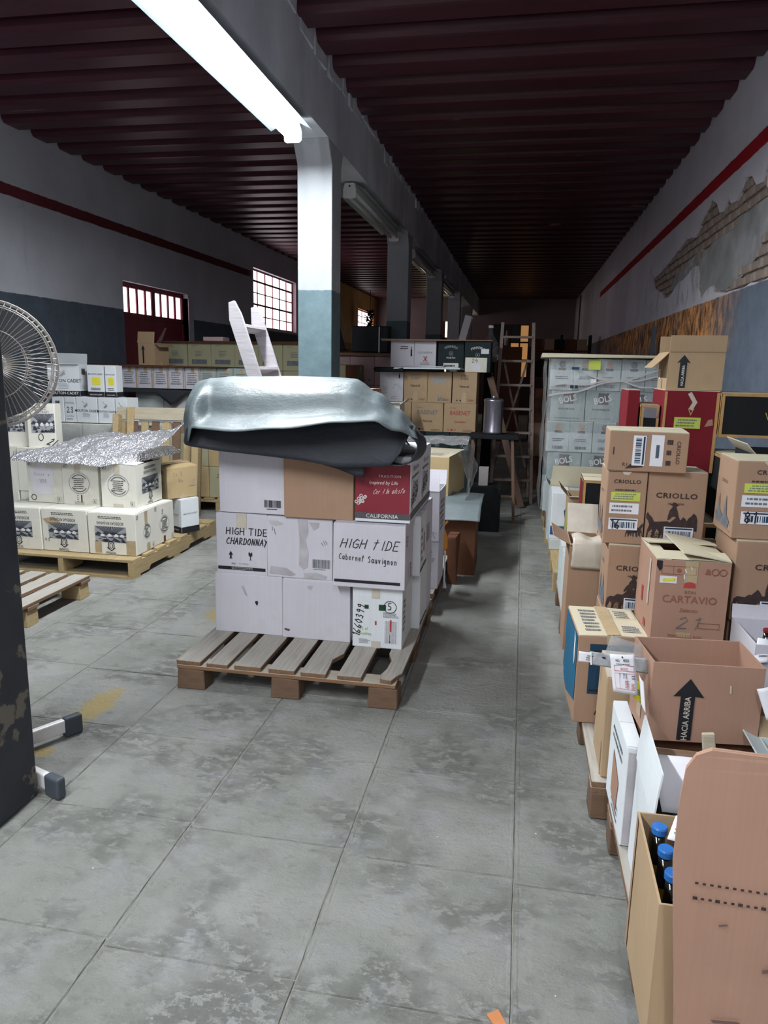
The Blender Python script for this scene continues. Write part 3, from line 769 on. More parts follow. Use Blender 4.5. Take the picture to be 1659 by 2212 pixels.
CEM = [(8.9, 2.36), (8.6, 2.52), (7.9, 2.58), (7.55, 2.62), (7.3, 2.56), (6.9, 2.62), (6.3, 2.66), (5.75, 2.66), (5.3, 2.62), (5.28, 2.45), (5.6, 2.4), (5.65, 2.3), (5.95, 2.22), (6.2, 2.14), (6.6, 2.15), (6.8, 2.2), (7.1, 2.2), (7.3, 2.14), (7.45, 2.4), (7.7, 2.46), (8.2, 2.4)]
cm = MB(); cm.prism(jag(CEM, .02, 8), 0.016, 0.031, rw); cm.build('cement_patch', CEMENTM, wr)
bricks = []
for k in range(3):
    q = MB(); q.box(-.115, .0, -.112, .112, -.031, .031, j=.004); bricks.append(mesh_of(q, 'brick_%d' % k, BRICKM, .005))
row = 0; z = 2.08
while z < 3.0:
    y = 3.8 + (.125 if row % 2 else 0)
    while y < 10.4:
        if any(inside((y + a, z + b), HOLE) for a in (-.11, 0, .11) for b in (-.03, .03)) and not all(inside((y + a, z + b), CEM) for a in (-.11, .11) for b in (-.03, .03)):
            share(bricks[RN.randrange(3)], 'brick', wr, (XR + .016 + RN.uniform(-.007, .006) + .115, y, z), (0, 0, rad(RN.uniform(-1, 1))))
        y += .245
    z += .078; row += 1
q = MB(); q.tube([(XR - .03, 22.5, .2), (XR - .03, 22.5, 3.6)], .02, 8); tag(q.build('trim_1', mat('conduit_brown', (.12, .07, .05))), kind='structure')
# far wall
WB = [(-3.15, -2.25, 1.2, 3.0), (-1.08, 0.12, 1.2, 2.9)]
wb = wallplane('wall_back', [(XL, 0), (XR, 0), (XR, ZC), (XL, ZC)], [rectp(*w) for w in WB], 0, .2, bw, WALLB); tag(wb, kind='structure')
# near wall behind the camera, with an opening made for the added fill light
nw = wallplane('wall_front', [(XL, 0), (-3.2, 0), (-3.2, 2.9), (0.6, 2.9), (0.6, 0), (XR, 0), (XR, ZC), (XL, ZC)], [], 0, -.2, lambda p, q, t: (p, YF + t, q), WALLK); tag(nw, kind='structure')

# roof: slab above, rib channels below it
q = MB(); q.box(XL - .2, XR + .2, YF - .2, YB + 2, ZC, ZC + .2)
ceil = tag(q.build('ceiling', ROOF), kind='structure')
prof = [(0.0, .004), (0.0, -.09), (.01, -.125), (.035, -.15), (.06, -.155), (.25, -.155), (.28, -.14), (.30, -.09), (.32, .004)]
for (xa, xb) in ((XL, XB0), (XB1, XR)):
    q = MB(); q.prism(prof, 0, xb - xa, lambda p, qq, a: (a, p, qq)); me = mesh_of(q, 'channel', ROOF)
    y = 6.64 - .43 * 20
    while y < YB - .2:
        share(me, 'roof_channel', ceil, (xa, y, ZC)); y += .43

# beam and its columns
q = MB()
bt = [(XB0, ZB), (XB1, ZB)]
q.box(XB0, XB1, YF, YB, ZB, ZC + .1)
beam = tag(q.build('trim_2', BEAMM), kind='structure')
# ragged mortar crumbs where the beam meets the channels
r = random.Random(9); q = MB(); y = YF + .3
while y < YB - .4:
    l = r.uniform(.1, .3)
    for xs, sg in ((XB0 - .012, -1), (XB1 + .012, 1)):
        h = r.uniform(.02, .13)
        q.box(min(xs, xs - sg * .02), max(xs, xs - sg * .02), y, y + l, ZC - .15 - h, ZC - .03, j=.012)
    y += l + r.uniform(0, .1)
tag(q.build('mortar_crumbs', BEAMM, beam), kind='stuff')
def haunch(ycol, d):
    for (y0, y1, ys) in ((ycol - .001, ycol - .16, -1), (ycol + d + .001, ycol + d + .16, 1)):
        pass
YCOL = [1.78, 5.85, 9.75, 13.7, 17.6, 21.5]
for i, y in enumerate(YCOL):
    q = MB(); z1 = ZB
    prof2 = [(y, 0), (y + .29, 0), (y + .29, z1 - .13), (y + .36, z1), (y - .12, z1), (y, z1 - .16)]
    q.prism(prof2, XB0 + (-.06 if i == 0 else .02), XB1 - (.065 if i == 0 else 0), lambda p, qq, a: (a, p, qq))
    o = q.build('column', CHIP if i == 0 else COLM, bevel=.008, seg=2)
    tag(o, ['dark chipped painted column at the left edge, behind it the fan', 'nearest white and teal square column, behind the sheet-covered carton stack',
            'second white and grey column down the row, behind the cartons with a bottle print', 'third column down the row, its foot behind a leaning plank ladder',
            'fourth column down the row, narrow, between the bright slots at the far end', 'last dark column down the row near the far wall'][i], 'column')

# windows and the left door
def window(name, opening, nx, nz, fn, hopper=None, m=PANE, fm=REDDOOR, t=.10, bar=.018):
    a0, a1, z0, z1 = opening
    fr = thing(name, None, None); tag(fr, kind='structure')
    q = MB()
    def bx(u0, u1, v0, v1, w0=t - .02, w1=t + .02):
        ps = [fn(u, v, w) for w in (w0, w1) for v in (v0, v1) for u in (u0, u1)]
        q.add(ps, [(0, 2, 3, 1), (4, 5, 7, 6), (0, 1, 5, 4), (2, 6, 7, 3), (0, 4, 6, 2), (1, 3, 7, 5)])
    bx(a0, a1, z0, z0 + .03); bx(a0, a1, z1 - .03, z1); bx(a0, a0 + .03, z0, z1); bx(a1 - .03, a1, z0, z1)
    q.build('window_frame', fm, fr)
    us = [a0 + (a1 - a0) * i / nx for i in range(nx + 1)]; vs = [z0 + (z1 - z0) * i / nz for i in range(nz + 1)]
    for i in range(1, nx):
        q = MB(); w = bar * (1.9 if hopper and i in hopper[0] else 1); bx(us[i] - w / 2, us[i] + w / 2, z0 + .03, z1 - .03); q.build('glazing_bar', fm, fr)
    for i in range(1, nz):
        q = MB(); w = bar * (1.9 if hopper and i in hopper[1] else 1); bx(a0 + .03, a1 - .03, vs[i] - w / 2, vs[i] + w / 2); q.build('glazing_bar', fm, fr)
    for i in range(nx):
        for k in range(nz):
            q = MB(); g = .004
            mm = m[(i, k)] if isinstance(m, dict) and (i, k) in m else (m['d'] if isinstance(m, dict) else m)
            bx(us[i] + g, us[i + 1] - g, vs[k] + g, vs[k + 1] - g, t - .004, t + .004); q.build('pane', mm, fr)
    return fr
pk = {'d': PANE}
for k in range(5): pk[(5, k)] = PANEP
window('window_1', W1, 6, 5, lw, ((2, 4), (2, 4)), pk)
window('window_2', W2, 5, 4, lw, None, PANE)
window('window_3', WB[0], 2, 3, bw, None, {'d': PANEY}, fm=BROWNC, bar=.14)
window('window_4', WB[1], 4, 3, bw, None, {'d': mat('dark_pane', (.015, .014, .02), .3), (2, 1): PANEO, (3, 1): PANEO, (3, 2): PANEO, (2, 0): PANEO, (3, 0): PANEO}, fm=BROWNC, bar=.05)
dr = thing('door_1', None, None); tag(dr, kind='structure')
q = MB(); q.box(XL - .12, XL - .07, D1[0], D1[1], 2.42, 2.48); q.box(XL - .12, XL - .07, D1[0], D1[0] + .05, 0, 2.46); q.box(XL - .12, XL - .07, D1[1] - .05, D1[1], 0, 2.46); q.box(XL - .12, XL - .07, D1[0], D1[1], 2.05, 2.11); q.build('door_frame', REDDOOR, dr)
ym = (D1[0] + D1[1]) / 2
for k in range(2):
    q = MB(); q.box(XL - .11, XL - .08, D1[0] + .05 + k * (ym - D1[0] - .05), ym - .003 + k * (ym - D1[0] - .05), 0.02, 2.05); q.build('door_leaf', REDDOOR, dr)
n = 8; w = (D1[1] - D1[0] - .1) / n
for k in range(n):
    q = MB(); y = D1[0] + .05 + w * k; q.box(XL - .10, XL - .09, y + .022, y + w - .022, 2.115, 2.415); q.build('pane', PANEP if k > 5 else PANE, dr)
    if k:
        q = MB(); q.box(XL - .115, XL - .075, y - (.02 if k != 4 else .05), y + (.02 if k != 4 else .05), 2.10, 2.43); q.build('door_bar', REDDOOR, dr)
q = MB(); q.tube([(XL - .05, 9.62, 1.72), (XL - .04, 9.85, 1.96)], [.035, .012], 6); q.build('door_handle', mat('worn_handle', (.3, .2, .2)), dr)
q = MB(); q.box(XL - .11, XL + .012, D1[1], D1[1] + .16, 0, 2.42); tag(q.build('trim_3', mat('door_jamb_white', (.45, .45, .5), kind='World')), kind='structure')

# ------------------------------------------------------------------ fluorescent fixtures
def fixture(y0, y1, lit, label, xc=-1.675, zt=ZB - .015, power=1.0):
    t = thing('fluorescent_fixture', label, 'light', (xc, (y0 + y1) / 2, zt), 0, 'tube fixtures under the beam')
    L = y1 - y0; h = L / 2
    q = MB(); q.prism([(-.05, 0), (.05, 0), (.045, -.055), (-.045, -.055)], -h + .02, h - .02, lambda p, qq, a: (p, a, qq)); q.build('housing', WHITEP, t)
    for s in (-1, 1):
        q = MB(); q.prism([(s * .05, -.005), (s * .15, -.06), (s * .15, -.063), (s * .05, -.012)], -h + .03, h - .03, lambda p, qq, a: (p, a, qq)); q.build('reflector_wing', REFL, t)
        q = MB(); q.prism([(-.045, .0), (.045, .0), (.062, -.055), (.062, -.125), (.045, -.135), (-.045, -.135), (-.062, -.125), (-.062, -.055)], s * h - .012, s * h + .012, lambda p, qq, a: (p, a, qq)); e = q.build('end_cap', WHITEP, t, bevel=.004)
        q = MB(); q.tube([(0, s * (h + .012), -.03), (0, s * (h + .013), -.03)], .009, 8); q.build('knockout_hole', INK, e)
        q = MB(); q.tube([(s * .042, -h + .012, -.085), (s * .042, h - .012, -.085)], .017, 10); q.build('tube', TUBEON if lit else TUBEOFF, t, smooth=True)
    if lit:
        ld = bpy.data.lights.new('tube_light', 'AREA'); ld.shape = 'RECTANGLE'; ld.size = .14; ld.size_y = L - .1; ld.energy = LAMP_W * power; ld.color = LAMP_COL
        lo = bpy.data.objects.new('tube_light', ld); COL.objects.link(lo); lo.parent = t; lo.location = (0, 0, -.107)
        for s in (-1, 1):     # light leaving the tubes sideways and up on to ceiling and beam
            l2 = bpy.data.lights.new('tube_side_light', 'AREA'); l2.shape = 'RECTANGLE'; l2.size = L - .1; l2.size_y = .03; l2.energy = LAMP_W * power * .65; l2.color = LAMP_COL
            o2 = bpy.data.objects.new('tube_side_light', l2); COL.objects.link(o2); o2.parent = t; o2.location = (s * .075, 0, -.085); o2.rotation_euler = (rad(90 + 0), 0, rad(90 * s))
    return t
fixture(2.95, 5.32, True, 'lit twin tube light fixture nearest the camera, glaring white')
fixture(-1.15, 1.25, True, 'lit twin tube light fixture above and behind the viewpoint')
fixture(-2.6, -.2, True, 'added fill tube fixture under the right bay roof, unseen behind the viewpoint', .15, ZC - .165, .55)  # extra unseen fixture, added to brighten beam side, right wall and carton fronts
fixture(7.05, 9.45, False, 'unlit tube fixture just behind the nearest column, white end cap showing')
fixture(10.9, 13.3, False, 'unlit tube fixture between the second and third columns')
fixture(14.6, 17.0, False, 'unlit tube fixture between the third and fourth columns, catching amber light')
dl = bpy.data.lights.new('rear_fill_light', 'AREA'); dl.shape = 'RECTANGLE'; dl.size = 3.6; dl.size_y = 2.7; dl.energy = REAR_FILL_W; dl.color = (1.0, .95, .93)  # added fill light shining in from the rear opening
do = bpy.data.objects.new('rear_fill_light', dl); COL.objects.link(do); do.location = (-1.3, YF - .1, 1.45); do.rotation_euler = (rad(90), 0, 0)

# ------------------------------------------------------------------ pallets
def pallet(label, x, y, z, wx, dy, wood1=DECKW, wood2=BLOCKW, rz=0, xs=None, group='wooden pallets', stringer=False, broken=False, bottom=True):
    t = thing('wooden_pallet', label, 'pallet', (x, y, z), rad(rz), group)
    if xs is None:
        n = 7; w = wx * .105; xs = [(i * (wx - w) / (n - 1), i * (wx - w) / (n - 1) + w) for i in range(n)]
    H = .14
    if stringer:
        for i in range(8):
            w = dy * .092; a = i * (dy - w) / 7
            q = MB(); q.box(0, wx, a, a + w, H - .021, H, j=.0015); q.build('deck_board', wood1, t, bevel=.002)
        xs = []
    for i, (a, b) in enumerate(xs):
        q = MB()
        if broken and i == len(xs) - 1:
            pts = [(a + .01, .01), (b - .035, .0), (b - .02, .05), (b, .09), (b + .005, .5), (b, dy), (a, dy), (a - .0, .3), (a + .025, .22), (a + .02, .12), (a + .005, .06)]
            q.prism(pts, H - .021, H, lambda p, qq, c: (p, qq, c))
        elif broken and i == len(xs) - 3:
            pts = [(a, 0), (b, 0), (b - .006, .1), (b - .012, .17), (b + .022, .25), (b + .02, .3), (b + .01, dy), (a, dy)]
            q.prism(pts, H - .021, H, lambda p, qq, c: (p, qq, c))
        else:
            q.box(a, b, RN.uniform(0, .006), dy - RN.uniform(0, .006), H - .021, H, j=.0015)
        q.build('deck_board', wood1, t, bevel=.002)
    if stringer:
        for k, xx in enumerate((0, wx / 2 - .02, wx - .04)):
            q = MB()
            nt = [(0, .018), (dy * .16, .018), (dy * .18, .045), (dy * .36, .045), (dy * .38, .018), (dy * .62, .018), (dy * .64, .045), (dy * .82, .045), (dy * .84, .018), (dy, .018), (dy, H - .022), (0, H - .022)]
            q.prism(nt, xx, xx + .04, lambda p, qq, c: (c, p, qq)); q.build('stringer', wood2, t, bevel=.002)
        for yy in (0, dy * .44, dy - .1):
            q = MB(); q.box(0, wx, yy, yy + .1, 0, .0175); q.build('bottom_board', wood2, t)
        return t
    for yy in (0, dy / 2 - .05, dy - .1):
        q = MB(); q.box(0, wx - (.02 if broken and yy == 0 else 0), yy + .001, yy + .1, H - .041, H - .0215, j=.001); q.build('cross_board', wood1 if not broken else PALE, t, bevel=.002)
    bl = MB(); bl.box(0, .135, 0, .1, .0, .0985, j=.003); me = mesh_of(bl, 'block', wood2, .004)
    for xx in (.0, wx / 2 - .07, wx - .145):
        for yy in (0.002, dy / 2 - .05, dy - .102): share(me, 'block', t, (xx, yy, 0))
    return t
# centre pallet
cp = [(0, .118), (.148, .25), (.283, .411), (.448, .572), (.6, .718), (.768, .88), (.953, 1.05)]
pallet('grey pallet with a broken corner board under the white wine carton stack', -1.515, 2.975, 0, 1.055, 1.2, xs=cp, broken=True)
pallet('pallet behind the white carton stack, mostly hidden', -1.52, 4.27, 0, 1.05, 1.0)
# left pallets
pallet('pine pallet with notched stringer under the cream engraved cartons', -3.72, 4.52, 0, 1.12, 1.42, PINE, PINE, stringer=True)
pallet('empty grey pallet on the floor beside the dark left column', -3.72, 3.0, 0, 1.04, 1.13, DECKW, PINE)
pallet('pallet under the white cartons with grape drawing in the left bay', -4.7, 6.05, 0, 1.15, 1.1)
pallet('pine pallet under the row of taped white cartons by the left wall', -4.75, 7.3, 0, 1.15, 1.15, PINE, PINE)
pallet('pine pallet below the plain sand cartons in the left bay', -3.45, 6.9, 0, 1.0, 1.1, PINE, PINE)
# right pallets
pallet('nearest pallet along the right wall, grey with thin boards', .345, 1.08, 0, 1.14, 1.17)
pallet('second pallet along the right wall, thick brown block at its corner', .30, 2.335, 0, 1.14, 1.12)
pallet('third pallet along the right wall under the paper-patched open carton', .285, 3.6, 0, 1.14, 1.15)
pallet('fourth pallet along the right wall, beneath the white and blue carton', .275, 4.95, 0, 1.14, 1.15, PINE, PINE)
pallet('lower pine pallet under the film-wrapped grey cartons', .26, 6.38, 0, 1.2, 1.15, PINE, PINE)
pallet('upper pallet of the pair under the film-wrapped grey cartons', .25, 6.39, .14, 1.2, 1.15)
pallet('pallet under the black and tan carton tower behind the nearest column', -1.5, 7.62, 0, 1.04, 1.15, DECKW, BLOCKW)

# ------------------------------------------------------------------ centre stack of white cartons
G = 'cartons of the centre stack'
def C(*a, **k):
    k.setdefault('group', G); return Carton(*a, **k)
def smudge(c, face, pts, m=TAPEG, name='torn_patch'): return c.pr(name, face, m, [poly(pts)], .0018)
F0 = 3.38
c = C('plain white carton with a small black tear, bottom left of the centre stack', -1.492, F0, .14, .36, .30, .31, WHITE, tape=False, top='closed')
c.pr('tear', 'front', INK, [poly([(.215, .175), (.228, .178), (.232, .168), (.226, .15), (.216, .163)])]); smudge(c, 'front', [(.14, .25), (.155, .25), (.175, .2), (.165, .2)])
c = C('plain white carton in the middle of the bottom row of the centre stack', -1.128, F0 - .01, .14, .352, .30, .31, WHITE, tape=False)
smudge(c, 'front', [(.01, .05), (.04, .045), (.035, .035), (.012, .04)], BROWNC); smudge(c, 'front', [(.13, .28), (.16, .285), (.155, .26), (.135, .265)])
c = C('white carton with large handwritten number and shipping label, bottom right', -.757, 3.335, .14, .245, .30, .312, WHITE2, tape=False)
c.pr('tape_strip', 'front', TAPEW, [rect(.095, .255, .135, .312), rect(.095, 0, .14, .035)])
c.pr('hand_lettering', 'front', INK, [hand('1660399', .035, .055, .036, .11, .9, rad(80), .1, .8), ell(.185, .215, .03, .03, .003), hand('5', .173, .2, .035, .1)], .003)
c.pr('green_print', 'front', INKGR, [txt('75 cl', .055, .09, .022), txt('e Bottles', .055, .065, .022)])
c.pr('black_emblem', 'front', INKDG, [rect(.06, .2, .08, .22), rect(.13, .195, .165, .225)])
c.sticker('front', .155, .03, .225, .15, PAPER, code=(.0, .95), seed=4, ink=GREYL); c.pr('red_print', 'front', INKR, [rect(.186, .09, .194, .15), rect(.112, .12, .12, .14)], .0034)
c.pr('black_arrow', 'front', INK, [poly([(.182, .04), (.186, .03), (.19, .04), (.187, .04), (.187, .075), (.185, .075), (.185, .04)])], .0036)
c.pr('small_print', 'front', INKG, [lines(.03, .02, .09, .045, 4, 5), lines(.15, .16, .23, .19, 5, 7)])
c.pr('small_print', 'right', INKG, [lines(.02, .08, .09, .25, 6, 8)])
c = C('white carton marked in black pen for chardonnay, left of the middle row', -1.484, F0 + .005, .452, .272, .30, .31, WHITE, tape=False)
c.pr('hand_lettering', 'front', INK, [hand('HIGH TIDE', .055, .205, .034, .13, .98), hand('CHARDONNAY', .055, .155, .032, .14, .82, 0, .15)], .0026)
c.pr('arrow_print', 'front', INK, [poly([(.068, .078), (.073, .083), (.073, .098), (.065, .096), (.078, .118), (.09, .096), (.082, .098), (.082, .083), (.087, .078)])])
c.pr('glass_print', 'front', INK, [poly([(.176, .075), (.19, .075), (.185, .079), (.185, .092), (.193, .1), (.192, .117), (.184, .113), (.186, .106), (.178, .117), (.173, .115), (.173, .1), (.181, .092), (.181, .079)])])
c.pr('band_print', 'front', INK, [rect(.008, .02, .262, .037)]); c.pr('white_print', 'front', GREYL, [lines(.08, .022, .2, .036, 2, 4)], .003)
c.pr('small_print', 'front', INKG, [txt('12 x 750 ml', .145, .05, .011), lines(.08, .047, .11, .058, 2)]); c.pr('tape_strip', 'front', TAPEW, [rect(.11, .235, .165, .312)])
c = C('white carton with stripped grey tape marks and a barcode, middle of the middle row', -1.207, F0, .452, .336, .30, .308, WHITE, tape=False)
smudge(c, 'front', [(.16, .30), (.21, .3), (.215, .24), (.2, .2), (.215, .13), (.21, .06), (.185, .05), (.165, .07), (.17, .2)]); smudge(c, 'front', [(.01, .015), (.13, .01), (.15, .02), (.1, .05), (.02, .055)])
smudge(c, 'front', [(.19, .005), (.3, .0), (.31, .02), (.26, .035), (.19, .03)]); smudge(c, 'front', [(.01, .29), (.06, .29), (.09, .275), (.05, .265), (.02, .27)]); smudge(c, 'front', [(.215, .29), (.27, .29), (.265, .265), (.24, .25), (.23, .27)])
c.pr('pen_marks', 'front', INKG, [rib([(.03, .26), (.032, .24)], .003), rib([(.04, .25), (.045, .22)], .003), rib([(.28, .19), (.29, .175)], .003), rib([(.29, .2), (.3, .18)], .003), rib([(.3, .2), (.31, .185)], .003)])
c.pr('barcode', 'front', INKG, [bars(.235, .06, .325, .105, 24, 6), lines(.24, .05, .315, .058, 1)])
c = C('white carton hand lettered for cabernet sauvignon, right of the middle row', -.852, 3.30, .452, .352, .252, .31, WHITE, tape=False)
c.pr('hand_lettering', 'front', INK, [hand('HIGH', .035, .195, .043, .09, 1.0, 0, .25), hand('tIDE', .195, .192, .045, .08, .95, 0, .25), hand('Cabernet', .03, .138, .027, .1, .70, rad(-3)), hand('Sauvignon', .172, .128, .030, .1, .66, rad(-2))], .0026)
c.pr('band_print', 'front', INK, [rect(.008, .024, .33, .038)])
c.pr('small_print', 'right', INKG, [lines(.02, .2, .08, .26, 3, 2), lines(.15, .02, .2, .1, 4, 3), rib([(.1, .05), (.1, .1)], .004)])
c = C('plain white carton with barcode, left of the top row under the sheet', -1.462, F0 + .01, .767, .345, .30, .316, WHITE, tape=False)
c.pr('barcode', 'front', INK, [bars(.235, .035, .32, .072, 26, 9), lines(.245, .022, .31, .033, 1, 3)])
c = C('plain brown carton in the middle of the top row under the sheet', -1.113, F0 - .02, .765, .348, .30, .31, KRAFT, tape=False)
smudge(c, 'front', [(.24, .2), (.30, .2), (.30, .24), (.24, .245)], KRAFTP)
def redbox(x, y, z, lab):
    c = C(lab, x, y, z, .265, .345, .312, WHITE2, tape=False, seam='x')
    c.pr('red_panel', 'front', REDP, [rect(.0, .045, .262, .278)], .0016); c.pr('band_print', 'front', GREYP, [rect(.0, .016, .264, .045)], .0018)
    c.pr('white_print', 'front', INKW, [txt('CALIFORNIA', .13, .0215, .026, .005, 1.0, sp=1.05), txt('TRADITION', .165, .216, .0165, 0, 1.0, sp=1.3), txt('Inspired by Life', .135, .183, .0235, 0, .95, 0, .18)], .0026)
    c.pr('signature', 'front', INKW, [hand('Ceryl lndalcstn', .085, .135, .023, .07, .62, rad(4), .5, .8)], .0026)
    c.pr('grape_print', 'front', INKW, grape(.012, .085, .038, 12, .0035), .0026)
    c.pr('small_print', 'front', INKG, [txt('750ml', .237, .288, .009)])
    c.pr('band_print', 'right', GREYP, [rect(.0, .016, .345, .05)], .0018)
    c.pr('grape_print', 'right', INKB, grape(.04, .07, .10, 12, .005) + grape(.15, .09, .08, 9, .005), .0024)
    c.pr('script_print', 'right', INKG, [txt('BlancCuvée', .16, .24, .038, 0, .95), lines(.03, .2, .3, .225, 1)], .0024)
    return c
redbox(-.752, 3.335, .772, 'red and white carton lettered California, front right under the sheet')
redbox(-.748, 3.685, .772, 'second red and white carton, right behind the front one')
# right hand column going back
c = C('white carton behind the cabernet carton, black stripe low on its side', -.80, 3.56, .452, .335, .26, .31, WHITE2, tape=False); c.pr('band_print', 'right', INK, [rect(0, .02, .25, .032)]); c.pr('red_print', 'right', INKR, [rect(.14, .1, .16, .2)]); c.pr('small_print', 'right', INKG, [lines(.03, .06, .1, .25, 5, 6)])
c = C('third white carton back in the middle layer of the centre stack', -.80, 3.83, .452, .33, .30, .31, WHITE, tape=False); c.pr('small_print', 'right', INKG, [lines(.03, .1, .2, .2, 5, 6)])
c = C('white carton behind the shipping label carton in the bottom layer', -.81, 3.645, .14, .345, .25, .31, WHITE2, tape=False); c.pr('band_print', 'right', INK, [rect(0, .02, .24, .032)])
c = C('rearmost white carton in the bottom layer, right side of the centre stack', -.81, 3.905, .14, .34, .25, .31, WHITE, tape=False)
# left and middle filling seen only from the side
for lv, zz in enumerate((.14, .452, .767)):
    C('white carton at the hidden left rear of the centre stack, layer %s' % ('one', 'two', 'three')[lv], -1.48, 3.70, zz, .34, .45, .308, WHITE, tape=False)
# hidden layer that lifts the sheet
C('low white carton under the left half of the rubber sheet', -1.42, 3.42, 1.088, .42, .55, .30, WHITE, tape=False)
C('low brown carton under the right half of the rubber sheet', -.98, 3.44, 1.088, .24, .45, .29, KRAFT, tape=False)
# stack just behind
G2 = 'narrow cartons behind the centre stack'
c = Carton('white carton with an open top flap and a red dot, behind the centre stack', -.68, 4.36, .447, .225, .33, .31, WHITE, top='open', flaps=[('front', 60, .11, None, .01), ('back', 120, .1)], group=G2)
c.pr('small_print', 'front', INKG, [ell(.15, .02, .05, .04, .003, 10, 0, 3.1), rib([(.08, .05), (.15, .07), (.21, .05)], .003)]); c.pr('small_print', 'right', INKG, [lines(.05, .05, .25, .25, 6, 3)]); c.pr('red_print', 'right', INKR, [disc(.04, .17, .01)])
c = Carton('white carton with a brown up arrow and the number 42 in pen', -.68, 4.37, .14, .225, .33, .304, WHITE, tape=False, group=G2)
c.pr('arrow_print', 'front', INKB, [poly([(.155, .21), (.175, .21), (.175, .235), (.187, .235), (.165, .262), (.143, .235), (.155, .235)])]); c.pr('bottle_print', 'front', INK, [poly([(.12, .205), (.134, .205), (.134, .235), (.13, .245), (.13, .26), (.124, .26), (.124, .245), (.12, .235)])])
c.pr('hand_lettering', 'front', INKG, [hand('42', .12, .12, .045, .08)]); c.pr('small_print', 'front', INKG, [lines(.13, .17, .21, .2, 3, 3)])

# the rubber sheet thrown over the stack
def grid_obj(name, m, nu, nv, fn, parent=None, th=.006, smooth=True):
    vs = [fn(i / nu, k / nv) for k in range(nv + 1) for i in range(nu + 1)]
    fs = [(k * (nu + 1) + i, k * (nu + 1) + i + 1, (k + 1) * (nu + 1) + i + 1, (k + 1) * (nu + 1) + i) for k in range(nv) for i in range(nu)]
    o = raw(name, vs, fs, m, parent)
    if smooth: o.data.polygons.foreach_set('use_smooth', [True] * len(fs))
    if th:
        md = o.modifiers.new('solid', 'SOLIDIFY'); md.thickness = th; md.offset = 0
    return o
def lerp(a, b, t): return a + (b - a) * t
def curve(pts, t):
    """smooth interpolation through (t, value...) keys"""
    for k in range(len(pts) - 1):
        if t <= pts[k + 1][0] or k == len(pts) - 2:
            a, b = pts[k], pts[k + 1]; u = min(1, max(0, (t - a[0]) / (b[0] - a[0]))); u = u * u * (3 - 2 * u)
            return [lerp(a[i], b[i], u) for i in range(1, len(a))]
def lin(pts, t):
    for k in range(len(pts) - 1):
        if t <= pts[k + 1][0] or k == len(pts) - 2:
            a, b = pts[k], pts[k + 1]; u = min(1, max(0, (t - a[0]) / (b[0] - a[0])))
            return [lerp(a[i], b[i], u) for i in range(1, len(a))]
cov = thing('rubber_sheet', 'big blue-grey rubber sheet draped over the centre carton stack', 'sheet', (0, 0, 0), 0)
import mathutils.noise as mn
def nz(x, y, z, s): return mn.noise(Vector((x * s, y * s, z * s)))
def coverA(u, v):
    # u left to right, v from the rear of the top to the front lip; keys: top z/y at ridge, lip y/z
    x = lerp(-1.62, -.445 - (.03 + .20 * (1 - v / .5) if v < .5 else .03 * (1 - (v - .5) / .5)), u)
    ztop = curve([(0, 1.30), (.05, 1.405), (.12, 1.42), (.2, 1.43), (.6, 1.435), (.74, 1.43), (.84, 1.37), (.92, 1.30), (1, 1.22)], u)[0]
    lipz = curve([(0, 1.13), (.05, 1.125), (.10, 1.14), (.13, 1.205), (.3, 1.205), (.5, 1.228), (.75, 1.262), (.86, 1.27), (.93, 1.225), (1, 1.185)], u)[0]
    lipy = curve([(0, 3.36), (.05, 3.25), (.12, 3.13), (.3, 3.08), (.7, 3.07), (.88, 3.10), (1, 3.22)], u)[0]
    yb = 4.02
    if v < .5:
        t = v / .5; y = lerp(yb, 3.42, t); z = lerp(ztop - .05, ztop, min(1, t * 2.2))
    else:
        t = (v - .5) / .5; a = t * math.pi / 2
        ya = 3.42 + (lipy - 3.42) * math.sin(a) ** .8; za = ztop + (lipz - ztop) * (1 - math.cos(a)) ** .85
        ky, kz = lin([(0, 0, 0), (.2, .34, .07), (.45, .52, .36), (.62, .57, .66), (.72, .63, .80), (.85, .82, .90), (1, 1, 1)], t)
        fl = min(1, max(0, (u - .11) / .05)) * min(1, max(0, (.97 - u) / .1))
        y = lerp(ya, 3.42 + (lipy - .035 - 3.42) * ky, fl); z = lerp(za, ztop + (lipz - ztop) * kz, fl)
        z += .012 * math.sin(t * math.pi) * nz(x, t, 0, 3)
    # long dent above the lip
    s = (.018 if v > .45 else .009) * (1 if u < .7 else .35)
    y += s * nz(x * 1.3, z * 4, v * 3, 2.2); z += s * .55 * nz(x, v * 5, 2, 3.2) * (1 if u < .72 else .3)
    if u < .1: x += .012 * nz(0, z * 6, 1, 1)
    return (x, y, z)
grid_obj('upper_sheet', TARP, 72, 40, coverA, cov)
def coverB(u, v):
    xt = lerp(-1.60, -.47, u)
    bz = lin([(0, 1.135), (.04, 1.118), (.2, 1.095), (.55, 1.068), (.70, 1.045), (.9, 1.055), (.93, 1.06), (1, 1.12)], u)[0]
    tz = curve([(0, 1.29), (.1, 1.30), (.5, 1.30), (.86, 1.32), (1, 1.235)], u)[0]
    z = lerp(tz, bz, v)
    y = lerp(3.30, 3.205, math.sin(v * 1.4)) + .012 * nz(xt, z * 2, 0, 3)
    if u < .08: y += (.08 - u) ** 2 * 18
    x = xt
    if u > .9: x = lerp(-.585, lerp(-.475, -.52, v), (u - .9) / .1)
    return (x, y, z)
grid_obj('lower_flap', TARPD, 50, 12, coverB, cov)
def coverC(u, v):     # the curled black end on the right
    a = v * math.pi * 1.15
    y = 3.22 + u * .34; r = .10 - .02 * u
    return (-.535 + .085 * math.sin(a) + .01 * nz(u, v, 0, 4), y, 1.135 + .08 * math.cos(a) - .02 * u + .005)
grid_obj('curled_end', TARPD, 14, 16, coverC, cov)
